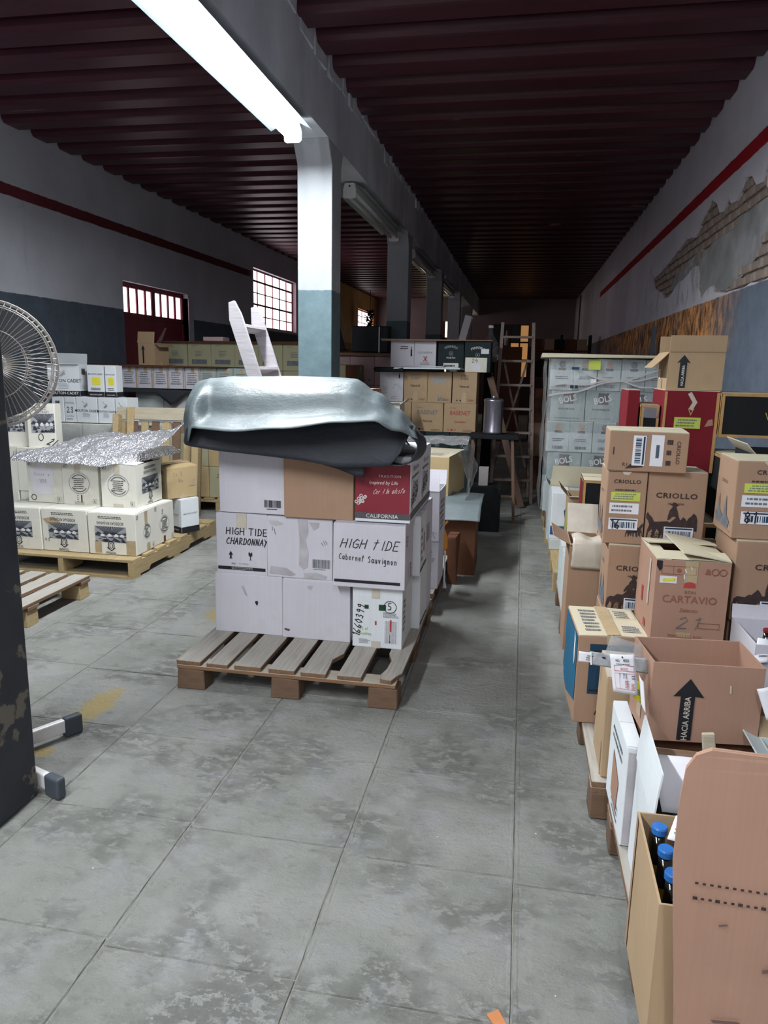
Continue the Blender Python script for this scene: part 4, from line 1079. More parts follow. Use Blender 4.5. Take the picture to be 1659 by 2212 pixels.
def coverD(u, v):
    return (lerp(-.93, -.69 + .0 * v, u), 3.235 + .01 * v, lerp(1.08, lin([(0, 1.06), (.5, 1.03), (.9, .995), (1, 1.0)], u)[0], v))
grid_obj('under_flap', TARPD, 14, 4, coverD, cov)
def coverE(u, v):     # slope behind the diagonal fold, down to the right rear
    a = (-.78, 3.5, 1.38); b = (-.49, 3.28, 1.16); c2 = (-.84, 3.9, 1.36); d = (-.60, 3.75, 1.15)
    p = [lerp(lerp(a[i], b[i], u), lerp(c2[i], d[i], u), v) for i in range(3)]
    p[2] += .02 * math.sin(u * math.pi) * (.3 + .7 * v) - .012; p[0] += .015 * math.sin(u * math.pi)
    return tuple(p)
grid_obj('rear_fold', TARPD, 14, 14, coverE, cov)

# ------------------------------------------------------------------ left bay: cream cartons with engraved picture
GL = 'cream engraved cartons on the pine pallet'
def art(c, face, u0, v0, u1, v1):
    # country house engraving: rays of vines above, roofs in the middle, scrub below
    W_, H_ = u1 - u0, v1 - v0; r = random.Random(int(u0 * 999) + int(v0 * 99)); F = lambda a, b: (u0 + a * W_, v0 + b * H_)
    c.pr('picture_ground', face, GREYL, [rect(u0, v0, u1, v1)], .0016)
    sh = []
    for k in range(17):
        t = k / 16; sh.append(poly([F(.35 + .3 * t, .56), F(t * 1.0, 1.0), F(min(1, t + .035), 1.0), F(.37 + .3 * t, .56)]))
    for k in range(26):
        a, b = r.random(), r.random() * .42; s = r.uniform(.03, .09)
        sh.append(poly([F(max(0, a - s), b), F(a, min(.5, b + s * 1.5)), F(min(1, a + s * 1.3), b + s * .4), F(min(1, a + s), max(0, b - s * .5))]))
    sh += [poly([F(0, .5), F(.1, .66), F(.22, .55), F(.3, .62), F(.45, .54), F(.6, .64), F(.8, .55), F(1, .66), F(1, .48), F(0, .44)])]
    c.pr('engraved_picture', face, INKD, sh, .0022)
    c.pr('roof_print', face, INKW, [poly([F(a, .36), F(a, .48), F(a + .06, .55), F(a + .13, .48), F(a + .13, .36)]) for a in (.18, .4, .62, .8)], .0028)
def estate(c, face, upside=True, W=.34, H=.31, x0=.06):
    ww = W * .66
    art(c, face, x0, H * .30, x0 + ww, H * .68)
    cx = x0 + ww / 2
    c.pr('emblem_print', face, INK, [ell(cx, H * .22, .022, .034, .006, 14), ell(cx, H * .22, .011, .02, .004, 10), rib([(cx - .03, H * .17), (cx, H * .1), (cx + .03, H * .17)], .005)], .003)
    c.pr('serif_print', face, INK, [txt('BODEGAS RIOJANAS', cx, H * (.79 if upside else .76), .03, .004, .72, math.pi if upside else 0), lines(cx - .09, H * .86, cx + .09, H * .93, 2, 4), lines(cx - .05, H * .02, cx + .05, H * .08, 2, 5)], .0024)
def roundel(c, face, u, v, r, inner=True):
    c.pr('emblem_print', face, INKG, [ell(u, v, r, r * .95, .003, 24), ell(u, v, r * .8, r * .76, .007, 18, .6, 2.6), ell(u, v, r * .8, r * .76, .007, 18, 3.7, 5.7)])
    if inner: c.pr('small_print', face, INK, [lines(u - r * .6, v - r * .55, u + r * .6, v + r * .5, 6, int(u * 100))])
def corner_marks(c, face, W, H, seed=0):
    c.pr('mark_print', face, INK, [rib([(.015, H - .04), (.04, H - .04), (.04, H - .015), (.015, H - .015)], .002, True), rib([(.018, H - .036), (.036, H - .018)], .004), txt('R', W - .035, .02, .024, .006), rib([(W - .05, .015), (W - .018, .015), (W - .018, .045), (W - .05, .045)], .0015, True)])
def B(*a, **k): k.setdefault('group', GL); k.setdefault('tape', False); return Carton(*a, **k)
z1 = .142
for i, (x, lab) in enumerate(((-3.72, 'cream carton with upside-down lettering, bottom row, half behind the dark column'), (-3.355, 'stained cream engraved carton in the middle of the bottom row on the pine pallet'), (-2.985, 'cream engraved carton at the near right corner of the pine pallet'))):
    c = B(lab, x, 4.62, z1, .355, .30, .305, CREAM, jit=.006); estate(c, 'front', True, .355, .305, .05)
    if i == 1: smudge(c, 'front', [(.01, .23), (.1, .25), (.16, .2), (.05, .19)], TAPE, 'torn_patch'); c.pr('green_print', 'front', INKDG, [txt('5 lt', .035, .09, .03, .004, 1, math.pi)])
    if i == 2: c.pr('tape_strip', 'front', TAPE, [rect(.045, .01, .095, .1), rect(.28, .005, .35, .11)]); roundel(c, 'right', .17, .15, .055); corner_marks(c, 'right', .3, .305); c.pr('tape_strip', 'right', TAPE, [rect(.14, .2, .18, .3), rect(.16, .005, .21, .06)])
c = B('cream carton with round emblem, second back on the right side of the bottom row', -2.99, 4.93, z1, .35, .30, .30, CREAM, jit=.006); roundel(c, 'right', .15, .14, .07); corner_marks(c, 'right', .3, .3); c.pr('tape_strip', 'right', BROWNC, [rect(.13, .0, .16, .05)]); c.pr('mark_print', 'right', INK, [txt('FO', .14, .24, .03, .006, 1, rad(90))])
c = B('cream carton wrapped in old film, third back in the bottom row', -3.02, 5.24, z1, .22, .2, .29, CREAM, jit=.006)
for k in range(2): B('cream carton in the hidden middle of the pine pallet, %s' % ('left', 'right')[k], -3.72 + .36 * k, 4.95, z1, .35, .4, .30, CREAM)
r2 = [(-3.60, 4.83, .29, 'cream carton with a white handwritten sheet stuck on it, second row'), (-3.295, 4.81, .29, 'cream carton with an oval stamp, in the middle of the second row'), (-2.985, 4.79, .275, 'cream carton with an oval stamp and an engraved side, right end of the second row')]
for i, (x, y, w, lab) in enumerate(r2):
    c = B(lab, x, y, .452, w, .40, .315, CREAM, jit=.006, top='open', flaps=[('front', 2, .13), ('back', 2, .13)], rz=(0, 0, 3)[i])
    corner_marks(c, 'front', w, .315)
    if i == 0:
        c.sticker('front', .03, .13, .22, .26, PAPER); c.sticker('front', .04, .06, .2, .15, PAPER, off=.0016); c.sticker('front', .09, .24, .16, .30, PAPER, off=.003)
        c.pr('hand_lettering', 'front', INKG, [hand('Cosecha', .06, .2, .022, .08), hand('1/20', .1, .15, .024, .09)], .0034); c.pr('emblem_print', 'front', INK, [ell(.045, .035, .02, .02, .005, 14)])
    else:
        roundel(c, 'front', .135, .16, .082); c.pr('tape_strip', 'front', TAPEW, [rect(.1, .24, .15, .315), rect(.09, .0, .17, .025)])
        if i == 1: c.pr('mark_print', 'front', INK, [txt('A B F 4', .125, .045, .018, .003, 1, rad(90)), rib([(.15, .02), (.15, .07)], .01)])
    if i == 2: estate(c, 'right', False, .40, .315, .08)
# left column of taller stack
c = B('cream carton with pen scribbles under the engraved one, left rear of the pine pallet', -4.26, 5.24, .445, .27, .3, .355, CREAM, jit=.005); c.pr('hand_lettering', 'front', INKG, [hand('H /59', .13, .25, .07, .07, .9), rib([(.05, .2), (.06, .3)], .004)])
c = B('cream carton with blue pen number beside it, left rear', -3.985, 5.24, .445, .25, .3, .355, CREAM); c.pr('hand_lettering', 'front', INKG, [hand('15', .05, .24, .06, .08)])
c = B('tall cream carton with engraved picture and pen mark, below the fan', -3.895, 5.27, .802, .215, .15, .345, CREAM, jit=.005, rz=14)
art(c, 'front', .03, .12, .21, .27); c.pr('emblem_print', 'front', INK, [ell(.1, .085, .018, .028, .005, 14)]); c.pr('hand_lettering', 'front', INK, [hand('2l', .14, .03, .06, .1, .7, rad(-20), .5)], .003); c.pr('serif_print', 'front', INKG, [txt('SYRAH', .13, .275, .03, .002, .9), lines(.05, .3, .17, .33, 2, 3)])
c = B('tall cream carton partly behind the dark column, below the fan', -4.17, 5.27, .802, .24, .15, .335, CREAM, rz=14); art(c, 'front', .04, .12, .22, .25)
# bubble foil over the second row
def foilfn(u, v):
    x = lerp(lerp(-3.66, -3.34, v), lerp(-2.55, -2.60, v), u); y = lerp(4.70, 5.45, v)
    z = lerp(.80, .935, v ** 1.3) + .05 * u * v
    z += .03 * nz(x, y, 0, 3) + .012 * nz(x, y, 3, 11) + .006 * nz(x, y, 5, 30)
    if v < .1: z -= .03 * (1 - v / .1) + .012 * nz(x, 0, 7, 6)
    if u > .8: z += .05 * (u - .8) / .2 + .03 * nz(x, y, 2, 5); y += .05 * nz(x, y, 9, 4)
    if u > .7 and v < .3: y += (u - .7) * (.3 - v) * 6
    return (x, y, z)
o = grid_obj('bubble_foil_sheet', FOIL, 110, 70, foilfn); tag(o, 'crumpled silver bubble foil sheet lying over the cream cartons', 'sheet')
# cartons at the right rear of that pallet
c = Carton('white carton with black base band at the rear edge of the pine pallet', -2.80, 5.40, .142, .22, .17, .275, WHITE2, tape=False, rz=-30, group='white cartons with grape drawing')
c.pr('band_print', 'front', INK, [rect(0, 0, .22, .05)]); c.pr('band_print', 'left', INK, [rect(0, 0, .17, .05)]); c.pr('band_print', 'right', INK, [rect(0, 0, .17, .05)])
c.pr('serif_print', 'front', INKG, [txt('MOUTON CADET', .11, .14, .02, .002, .95)]); c.pr('serif_print', 'front', INKW, [txt('MOUTON CADET', .11, .018, .018, .003, 1)], .003); c.pr('grape_print', 'front', GREYL, grape(.095, .18, .03, 6, .002))
c.pr('serif_print', 'right', INKG, [txt('MOUTON CADET', .085, .15, .018, .002, .9)])
c = Carton('battered sand carton with loose tape on a small white carton', -2.92, 5.37, .425, .30, .27, .275, TAN, rz=-34, jit=.01, group=None, top='closed', seam='y', squash=.02)
c.pr('tape_strip', 'front', TAPE, [rect(.26, 0, .298, .27), rect(.22, .12, .26, .15), rect(.2, .05, .24, .1)]); c.pr('tear', 'front', INK, [poly([(.2, .24), (.23, .25), (.24, .22), (.21, .2)])]); c.pr('tape_strip', 'right', TAPE, [rect(.0, 0, .02, .26), rect(.1, .0, .15, .05), rect(.2, .1, .25, .16)])
c.pr('hand_lettering', 'right', INKG, [hand('Ss 5', .05, .2, .03, .05), hand('No', .1, .14, .03, .05)])
# standing pallet leaning behind the foil
t = thing('wooden_pallet', 'pale wooden pallet stood on edge, leaning behind the foil sheet', 'pallet', (-3.5, 5.84, .142), rad(8), 'wooden pallets')
M = Matrix.Rotation(rad(-10), 4, 'X')
q = MB(); q.box(0, .78, -.02, .0, .86, .97, M); q.build('edge_board', PALE2, t, bevel=.003)
q = MB(); q.box(.1, .16, -.045, -.021, .02, .97, M); q.build('upright', PINE, t, bevel=.003)
q = MB(); q.box(.0, .05, -.11, -.0212, .02, .9, M); q.build('upright', PINE, t, bevel=.003)
q = MB(); q.box(.70, .76, -.11, -.0212, .02, .9, M); q.build('upright', PINE, t, bevel=.003)
for k in range(8):
    q = MB(); q.box(.02 + k * .096, .085 + k * .096, .002, .02, .02, .85, M); q.build('deck_board', BLOCKW if k % 2 else PINE, t, bevel=.002)
q = MB(); q.box(0, .78, -.135, -.1105, .0, .1, M); q.build('edge_board', PALE2, t, bevel=.003)

# white cartons with the grape drawing
GM = 'white cartons with grape drawing'
def mouton(lab, x, y, z, w, d, h, band=True, kind=0, rz=0, top='closed', flaps=()):
    c = Carton(lab, x, y, z, w, d, h, WHITE2, tape=False, rz=rz, group=GM, top=top, flaps=flaps)
    if band: c.pr('band_print', 'front', INK, [rect(0, 0, w, .045)], .0018); c.pr('band_print', 'right', INK, [rect(0, 0, d, .045)], .0018)
    if kind == 0:
        c.pr('serif_print', 'front', INK, [txt('MOUTON CADET', w / 2, h * .43, .145 * w, .006, .95)]); c.pr('grape_print', 'front', GREYL, grape(w * .4, h * .6, w * .16, 8, .003) + [rib([(w * .3, h * .85), (w * .5, h * .7)], .004)]); c.pr('small_print', 'front', GREYL, [lines(w * .3, h * .22, w * .7, h * .4, 4, 3)])
        if band: c.pr('serif_print', 'front', INKW, [txt('MOUTON CADET', w / 2, .013, .2 * w * .6, .004, .95)], .003)
    elif kind == 1:
        c.pr('small_print', 'front', INK, [txt('MOUTON CADET', w / 2, h * .7, .12 * w, .003, .9), lines(w * .2, h * .2, w * .8, h * .3, 2, 4)]); c.sticker('front', w * .3, h * .38, w * .8, h * .62, YELLOW2)
        c.pr('serif_print', 'front', INKW, [txt('MOUTON CADET', w / 2, .013, .1 * w, .004, .9)], .003)
    elif kind == 2:
        c.sticker('front', w * .3, h * .65, w * .7, h * .85, GREYL, 'barcode_label', code=(.1, .9)); c.pr('small_print', 'front', GREYL, [lines(w * .3, h * .08, w * .8, h * .22, 2, 4)])
    return c
for k in range(2): B('plain cream carton low in the stack behind the dark column, %s' % ('left', 'right')[k], -4.26 + .275 * k, 5.24, .142, .265, .3, .30, CREAM)
pallet('small pine pallet behind the dark column, under the cream stack', -4.30, 5.12, 0, .56, .8, PINE, PINE)
c = mouton('open white carton with black base band beside the fan rim', -4.30, 6.15, 1.175, .30, .17, .285, top='open', flaps=[('back', 60, .11, None, -.03), ('front', 165, .03)], rz=8)
c.sticker('right', .04, .19, .12, .25, GREYL, 'barcode_label', code=(.1, .9)); c.sticker('right', .03, .10, .14, .19, PAPER, off=.004); c.pr('small_print', 'right', GREYL, [lines(.04, .06, .14, .09, 2, 4)])
for k, (x, w) in enumerate(((-3.925, .165), (-3.75, .11))):
    c = mouton('white carton with yellow sticker, upper row, %s of the two' % ('first', 'second')[k], x, 6.19, 1.173, w, .13, .28, kind=1, rz=4)
xs = [(-4.27, .12, 2, 'white barcode carton at the left of the lower row'), (-4.145, .115, 4, 'off-white carton with handwritten 23 in the lower row'), (-4.025, .212, 0, 'wide white carton with grape drawing, first in the lower row'), (-3.808, .168, 0, 'wide white carton with grape drawing, second in the lower row'), (-3.635, .12, 5, 'white carton with a red tag at the right end of the lower row')]
for x, w, k, lab in xs:
    c = mouton(lab, x, 6.15, .935, w, .20, .23, band=False, kind=0 if k in (0, 5) else (2 if k == 2 else 9))
    if k == 4: c.pr('hand_lettering', 'front', INK, [hand('23', .025, .09, .05, .1, .9)]); c.pr('small_print', 'front', INKG, [txt('2 x 375 ml', .057, .05, .017), lines(.015, .02, .1, .04, 1), txt('MOUTON', .057, .17, .02)])
    if k == 5: c.pr('red_print', 'front', INKR, [poly([(.07, .16), (.09, .15), (.1, .08), (.09, .07)])], .004)
# what carries them: film wrapped cream cartons
for i in range(3):
    Carton('film-wrapped cream carton under the white rows, %s' % ('left', 'middle', 'right')[i], -4.32 + .36 * i, 6.12, .535, .35, .35, .39, CREAM, tape=False, group='film-wrapped cream cartons')
    Carton('cream carton in the bottom layer of the left wall pallet, %s' % ('left', 'middle', 'right')[i], -4.32 + .36 * i, 6.12, .142, .35, .35, .385, CREAM, tape=False, group='film-wrapped cream cartons')
def filmfn(u, v):
    x = lerp(-4.25, -3.22, u); return (x, 6.06 + .02 * nz(x, v, 0, 4) - .03 * v, lerp(.93, .66, v) + .02 * nz(x, v, 4, 6))
o = grid_obj('plastic_wrap', FILM2, 40, 14, filmfn, th=0); tag(o, 'loose cloudy plastic wrap hanging under the lower row of white cartons', 'plastic film')

# long row of small taped white cartons by the left wall
GR = 'taped white cartons in the long row'
names = ['first', 'second', 'third', 'fourth', 'fifth', 'sixth', 'seventh', 'eighth']
for i in range(8):
    x = -4.28 + i * .182; w = .176
    g = i > 4
    c = Carton('%s small white carton from the left in the long taped row' % names[i], x, 7.42, 1.215, w, .24, .225, GREYC if g else WHITE, tape=False, group=GR)
    c.pr('tape_strip', 'front', TAPE, [rect(w - .02, 0, w - .002, .225), rect(w * .4, .17, w * .62, .225)])
    c.pr('small_print', 'front', INKG, [lines(.02, .04, .14, .18, 6, i), txt('MOUTON CADET', w * .45, .06, .018, .003, .9, math.pi)])
q = MB(); q.box(-4.9, -3.05, 7.35, 7.85, 1.446, 1.456, j=.012); tag(q.build('cardboard_sheet', BROWNC), 'dusty brown cardboard sheet lying on the long row of small cartons', 'cardboard')
def df(u, v):
    x = lerp(-4.25, -2.85, u); fl = .13 * max(0, 1 - abs(u - .42) / .12)
    return (x, lerp(7.9, 7.30, min(v * 1.4, 1)) - .01 * nz(x, v, 0, 3), 1.205 - (max(0, v - .72) / .28) * (.03 + fl) + .01 * nz(x, v, 3, 3))
o = grid_obj('rubber_sheet', TARPD, 60, 14, df); tag(o, 'dark rubber sheet with a hanging triangular corner below the small white cartons', 'sheet')
for i in range(4):
    Carton('%s pale carton under the dark sheet with the triangular corner' % names[i], -4.15 + i * .33, 7.45, .84, .32, .3, .355, (LGREY, WHITE, KRAFT, KRAFT2)[i], group='cartons under the dark sheet')
for i in range(4):
    for k in range(2): Carton('brown carton in layer %s of the left wall pallet, %s column' % (('one', 'two')[k], names[i]), -4.15 + i * .33, 7.45, .142 + .35 * k, .32, .3, .345, BROWNC if (i + k) % 2 else KRAFT, group='cartons under the dark sheet')
# open arrow carton on the sheet
c = Carton('open brown carton with a tall up arrow in front of the red door', -4.18, 7.62, 1.458, .21, .26, .24, KRAFT2, top='open', rz=-8, flaps=[('front', 82, .12, None, .0), ('right', 205, .09, None, .0), ('left', 95, .02)])
c.pr('arrow_print', 'front', INK, [poly([(.055, .02), (.075, .02), (.075, .17), (.09, .165), (.065, .215), (.04, .165), (.055, .17)])]); c.sticker('right', .06, .2, .16, .235, PAPER, code=(.2, .8)); c.pr('tape_strip', 'right', TAPE, [rect(.1, 0, .14, .08)])
# olive cartons behind
for i in range(6):
    c = Carton('%s olive carton in the row with dark label bands near the red door' % names[i], -4.30 + i * .30, 8.45, 1.42, .295, .3, .31, OLIVE, group='olive cartons with dark label bands', tape=False)
    c.pr('label_band', 'front', INKG, [rect(.05, .06, .245, .115)]); c.pr('small_print', 'front', INKG, [lines(.09, .15, .2, .22, 4, i), lines(.05, .27, .15, .285, 1, i)])
    Carton('%s olive carton in the layer below the dark label bands' % names[i], -4.30 + i * .30, 8.45, 1.10, .295, .3, .315, OLIVE, group='olive cartons with dark label bands', tape=False)
    for k in range(3): Carton('%s brown carton low in the stack beside the red door, layer %d' % (names[i], k + 1) if 0 else '%s brown carton in the %s layer below the olive cartons' % (names[i], ('lowest', 'middle', 'upper')[k]), -4.30 + i * .30, 8.45, .0 + k * .366, .295, .3, .362, KRAFT, group='brown cartons below the olive cartons', tape=False)
q = MB(); q.box(-4.35, -2.5, 8.4, 8.8, 1.735, 1.75, j=.01); tag(q.build('cardboard_sheet', BROWNC), 'dark cardboard sheet on the olive cartons', 'cardboard')
c = Carton('shallow pinkish carton lid lying on the olive cartons', -3.78, 8.42, 1.752, .25, .2, .045, PINKC, tape=False)
# plain sand cartons behind the centre stack on the left
k = 0
for zi, z in enumerate((.142, .462, .782)):
    for i, x in enumerate((-3.42, -3.10, -2.78)):
        if zi == 2 and i == 0: continue
        c = Carton('plain sand carton in the %s layer, %s column, left of the centre stack' % (('bottom', 'middle', 'top')[zi], ('left', 'middle', 'right')[i]), x, 6.95, z, .315, .36, .315, (TAN, OLIVE, TAN)[(i + zi) % 3], group='plain sand cartons in the left bay', tape=(i == 1))
        c.pr('small_print', 'front', INKRB, [lines(.08, .2, .24, .25, 2, k)]); k += 1
# white slat ladder standing behind the sheet
def ladder(lab, px, py, tilt_x, tilt_y, H, wid, m, rungs, rail=(.085, .026), group=None, point=True, rz=0, z0=0.0, rungm=None, step=.04):
    t = thing('ladder', lab, 'ladder', (px, py, z0), rad(rz), group)
    M = Matrix.Rotation(rad(tilt_y), 4, 'Y') @ Matrix.Rotation(rad(tilt_x), 4, 'X')
    for s in (0, 1):
        q = MB(); a = rail[0]
        pts = [(0, 0), (a, 0), (a, H - .09), (a * .8, H - (.0 if point else .09)), (a * .35, H), (0, H - .1)] if point else [(0, 0), (a, 0), (a, H), (0, H)]
        q.prism(pts, s * wid, s * wid + rail[1], lambda p, qq, c2: tuple(M @ Vector((p, c2, qq)))); q.build('rail', m, t, bevel=.002)
    for k in range(rungs):
        z = .28 + k * (H - .45) / (rungs - 1) if rungs > 1 else .3
        q = MB(); q.box(.0, rail[0], rail[1] + .001, wid - .001, z, z + .022, M); q.build('rung', rungm or m, t, bevel=.002)
    return t
ladder('white painted wooden ladder with pointed rails, standing behind the sheet-covered stack', -1.27, 4.40, 0, -18, 1.80, .42, WHITEWOOD, 6, rz=2, group=None, z0=.141)

# empty pallets and fan
fan = thing('pedestal_fan', 'pedestal fan with a round wire cage and white cross feet behind the dark column', 'fan', (-1.89, 2.2, 0))
hub = Vector((.03, .14, 1.48)); dirv = Vector((1.86, -2.34, .02)).normalized()
zr = dirv.to_track_quat('Z', 'Y').to_matrix().to_4x4(); zr.translation = hub
WIRE = mat('cream_fan_wire', (.62, .56, .50), .4, .05, spec=.5, bmp=0); BLADE = mat('grey_fan_blade', (.16, .17, .19), .35, .1, spec=.5, bmp=0, alpha=None)
def ring(r, z, n=40): return [zr @ Vector((r * math.cos(2 * math.pi * i / n), r * math.sin(2 * math.pi * i / n), z)) for i in range(n)]
q = MB(); q.tube(ring(.222, 0), .0055, 6, close=True); q.build('rim', WIRE, fan, smooth=True)
for nm, sg in (('front_guard', 1), ('rear_guard', -1)):
    q = MB(); q.tube(ring(.205, sg * .045), .0022, 5, close=True); q.tube(ring(.12, sg * .075), .0018, 5, close=True)
    n = 64
    for i in range(n):
        a = 2 * math.pi * i / n; pr_ = []
        for rr, zz in ((.22, sg * .006), (.218, sg * .03), (.2, sg * .05), (.12, sg * .078), (.035, sg * .085)):
            b = a + (.22 - rr) * .9 * sg
            pr_.append(zr @ Vector((rr * math.cos(b), rr * math.sin(b), zz)))
        q.tube(pr_, .0014, 3, caps=False)
    q.build(nm, WIRE, fan)
for i in range(3):
    pts = []; q = MB()
    vs = []
    for k in range(9):
        rr = .03 + .165 * k / 8
        for e in range(5):
            b = 2 * math.pi * i / 3 + 1.0 + (e / 4 - .5) * (1.1 if k > 2 else .7) * (1 - .25 * (k / 8) ** 3); vs.append(tuple(zr @ Vector((rr * math.cos(b), rr * math.sin(b), (e / 4 - .5) * .05))))
    fs = [(k * 5 + e, k * 5 + e + 1, (k + 1) * 5 + e + 1, (k + 1) * 5 + e) for k in range(8) for e in range(4)]
    q.add(vs, fs); q.build('blade', BLADE, fan, smooth=True)
q = MB(); q.lathe([(.0, .1), (.03, .1), (.036, .085), (.036, .075), (.0, .07)], 16, zr); q.lathe([(.0, -.09), (.05, -.09), (.058, -.13), (.045, -.2), (0, -.205)], 16, zr); q.build('motor_housing', WHITEP, fan, smooth=True)
q = MB(); q.tube([(0, 0, .0), (0, 0, 1.3)], .016, 12); q.tube([(0, 0, 1.28), tuple(hub + Vector((-.06, .1, -.1))), tuple(hub - dirv * .14)], .018, 10); q.build('pole', WHITEP, fan, smooth=True)
for a, lab in ((math.atan2(.15, .085), 0), (math.atan2(-.05, .14), 1)):
    Rm = Matrix.Rotation(a, 4, 'Z'); L = .36 if lab == 0 else .42
    q = MB(); q.box(-L + .07, L - .07, -.014, .014, (.022 if lab == 0 else .018), (.078 if lab == 0 else .074), Rm); ft = q.build('foot_bar', WHITEP, fan, bevel=.006, seg=2)
    for s in (-1, 1):
        q = MB(); q.box(s * (L - .075) if s > 0 else -L, L if s > 0 else -(L - .075), -.018, .018, 0.0, .083 if lab == 0 else .079, Rm); q.build('rubber_cap', CAPGREY, ft, bevel=.009, seg=3)

# ------------------------------------------------------------------ tower behind the nearest column
GT = 'cartons of the tower behind the nearest column'
def Tn(lab, x, z, w, h, m, **k):
    k.setdefault('group', GT); k.setdefault('tape', False); return Carton(lab, x, k.pop('y', 7.62), z, w, k.pop('d', .42), h, m, **k)
col3 = ['left', 'middle', 'right']
def black_carton(lab, x, z, w, h, extra=0, y=7.62):
    c = Tn(lab, x, z, w, h, DARKC, y=y)
    c.pr('white_print', 'front', INKW if extra != 1 else GREYL, [txt('FERREIRA', w / 2, h * .78, .034, .006, .95, 0, 0, w * .42)])
    c.pr('emblem_print', 'front', GREYL, [ell(w / 2, h * .57, .02, .022, .004, 10, 1.9, 4.4), ell(w / 2, h * .57, .02, .022, .004, 10, -1.2, 1.2), poly([(w / 2 - .008, h * .53), (w / 2 + .008, h * .55), (w / 2, h * .63)])])
    if extra: c.pr('white_print', 'front', INKW, [txt('PORTO', w / 2, h * .38, .026, .006, 1.1)], .0024)
    return c
for i in range(4): black_carton('%s black carton in the low row of the tower' % names[i], -1.50 + .262 * i, .53, .258, .30)
for i in range(4): Tn('%s dark carton in the bottom row of the tower' % names[i], -1.50 + .262 * i, .142, .258, .385, DARKC)
Tn('narrow tan carton at the left of the wide tan pair', -1.35, .835, .215, .295, KRAFT2)
for i, (ink, lab) in enumerate(((INK, 'wide tan carton with dark lettering and three round marks'), (INKR, 'wide tan carton with red lettering and a red sticker print'))):
    c = Tn(lab, -1.125 + .335 * i, .835, .33, .30, KRAFT2)
    c.pr('lettering_print', 'front', ink if i else INKG, [txt('RABENET', .165, .18, .062, .004, .82, 0, .12), txt('RAVINA', .09, .245, .018, .006)]); c.pr('lettering_print', 'front', ink, [txt('Natural' if i == 0 else 'Granados', .17, .10, .034, .007, .9)], .0026)
    c.pr('mark_print', 'front', ink, [disc(.05, .025, .012, n=3), disc(.085, .025, .012), ell(.12, .025, .01, .01, .003, 10)]); c.pr('small_print', 'front', INKRB, [lines(.2, .01, .3, .03, 2, 4)])
c = Tn('white carton with a red and black doodle print left of the three tan ones', -1.47, 1.135, .25, .315, WHITE); c.pr('line_print', 'front', GREYL, [rib([(.08, .27), (.12, .22), (.14, .23)], .004), rib([(.14, .13), (.16, .18), (.2, .17), (.23, .13)], .004), lines(.03, .08, .09, .16, 4, 3), lines(.12, .02, .2, .06, 2, 5)]); c.pr('bottle_print', 'front', INK, [rect(.2, .24, .213, .28), rect(.203, .28, .21, .29)])
for i, x in enumerate((-1.215, -.965, -.71)):
    c = Tn('tan carton in the row of three under the boards, %s' % col3[i], x, 1.135, .247, .312, KRAFT2)
    if i != 1: c.pr('lettering_print', 'front', INK, [txt('Natural', .12, .16, .036, .007, .9)]); c.pr('mark_print', 'front', INK, [disc(.05, .03, .011, n=3), disc(.085, .03, .008)]); c.pr('mark_print', 'front', INKG, [rib([(.085, .24), (.155, .24), (.155, .28), (.085, .28)], .004, True), txt('mg', .12, .25, .024, .004)]); c.pr('tape_strip', 'front', TAPE, [rect(.1, .0, .14, .11)])
    else: c.pr('leaf_print', 'front', INKG, [rib([(.12, .02), (.11, .08)], .005), rib([(.12, .03), (.15, .07)], .005), lines(.1, .02, .2, .05, 2, 3)]); c.pr('small_print', 'front', GREYL, [lines(.03, .2, .22, .28, 4, 6)])
    c.pr('small_print', 'front', INKRB, [lines(.16, .02, .23, .045, 3, 8)])
q = MB(); q.box(-1.52, -.84, 7.50, 8.0, 1.452, 1.474, j=.012); tag(q.build('cardboard_sheet', BLACKC), 'thin black sheet with a rolled edge under the white sheets on the tower', 'cardboard')
q = MB(); q.tube([(-1.50, 7.50, 1.463), (-1.2, 7.49, 1.466)], .026, 8); tag(q.build('rolled_edge', BLACKC), 'rolled black edge at the left end of the tower top', 'sheet')
q = MB(); q.box(-1.30, -.62, 7.47, 7.86, 1.476, 1.490, j=.01); tag(q.build('board_sheet', LGREY), 'pale board lying on the tower in front of the upper cartons', 'board')
q = MB(); q.box(-1.25, -.8, 7.5, 7.8, 1.5, 1.506, Matrix.Rotation(0, 4, 'Z'), j=.006); tag(q.build('board_sheet', WHITE), 'white flattened carton lying on the tower in front of the upper cartons', 'board')
y2 = 7.9
c = Tn('white carton with a bottle mark in the top row of the tower', -1.42, 1.476, .255, .295, WHITE, y=y2, rz=3); c.pr('small_print', 'front', INK, [lines(.1, .2, .2, .24, 2, 3)]); c.pr('bottle_print', 'front', INK, [rect(.215, .13, .232, .2), rect(.22, .2, .228, .23)])
c = Tn('white carton with a small red cross mark in the top row of the tower', -1.155, 1.476, .235, .29, WHITE, y=y2); c.pr('lettering_print', 'front', INKG, [txt('SUZARENA', .118, .16, .03, .003, .9, sp=1.2), lines(.06, .04, .18, .07, 2, 3)]); c.pr('red_print', 'front', INKR, [rib([(.1, .08), (.14, .13)], .008), rib([(.14, .08), (.1, .13)], .008), rib([(.12, .08), (.12, .13)], .005)])
c = black_carton('black carton with a small white strip label, top row of the tower', -.90, 1.476, .275, .29, 1, y2); c.sticker('front', .06, .01, .22, .065, INKW, 'white_label', rows=1, ink=INK)
c = black_carton('black carton with a white paper numbered 24, top row right', -.615, 1.452, .27, .31, 2, y2 - .05); c.sticker('front', .01, -.0, .235, .15, CREAM, 'paper_sheet'); c.sticker('front', .07, .02, .17, .09, PAPER, off=.003); c.sticker('front', .17, .19, .25, .24, PAPER, off=.003); c.pr('hand_lettering', 'front', INK, [hand('24', .08, .1, .04, .1)], .004)
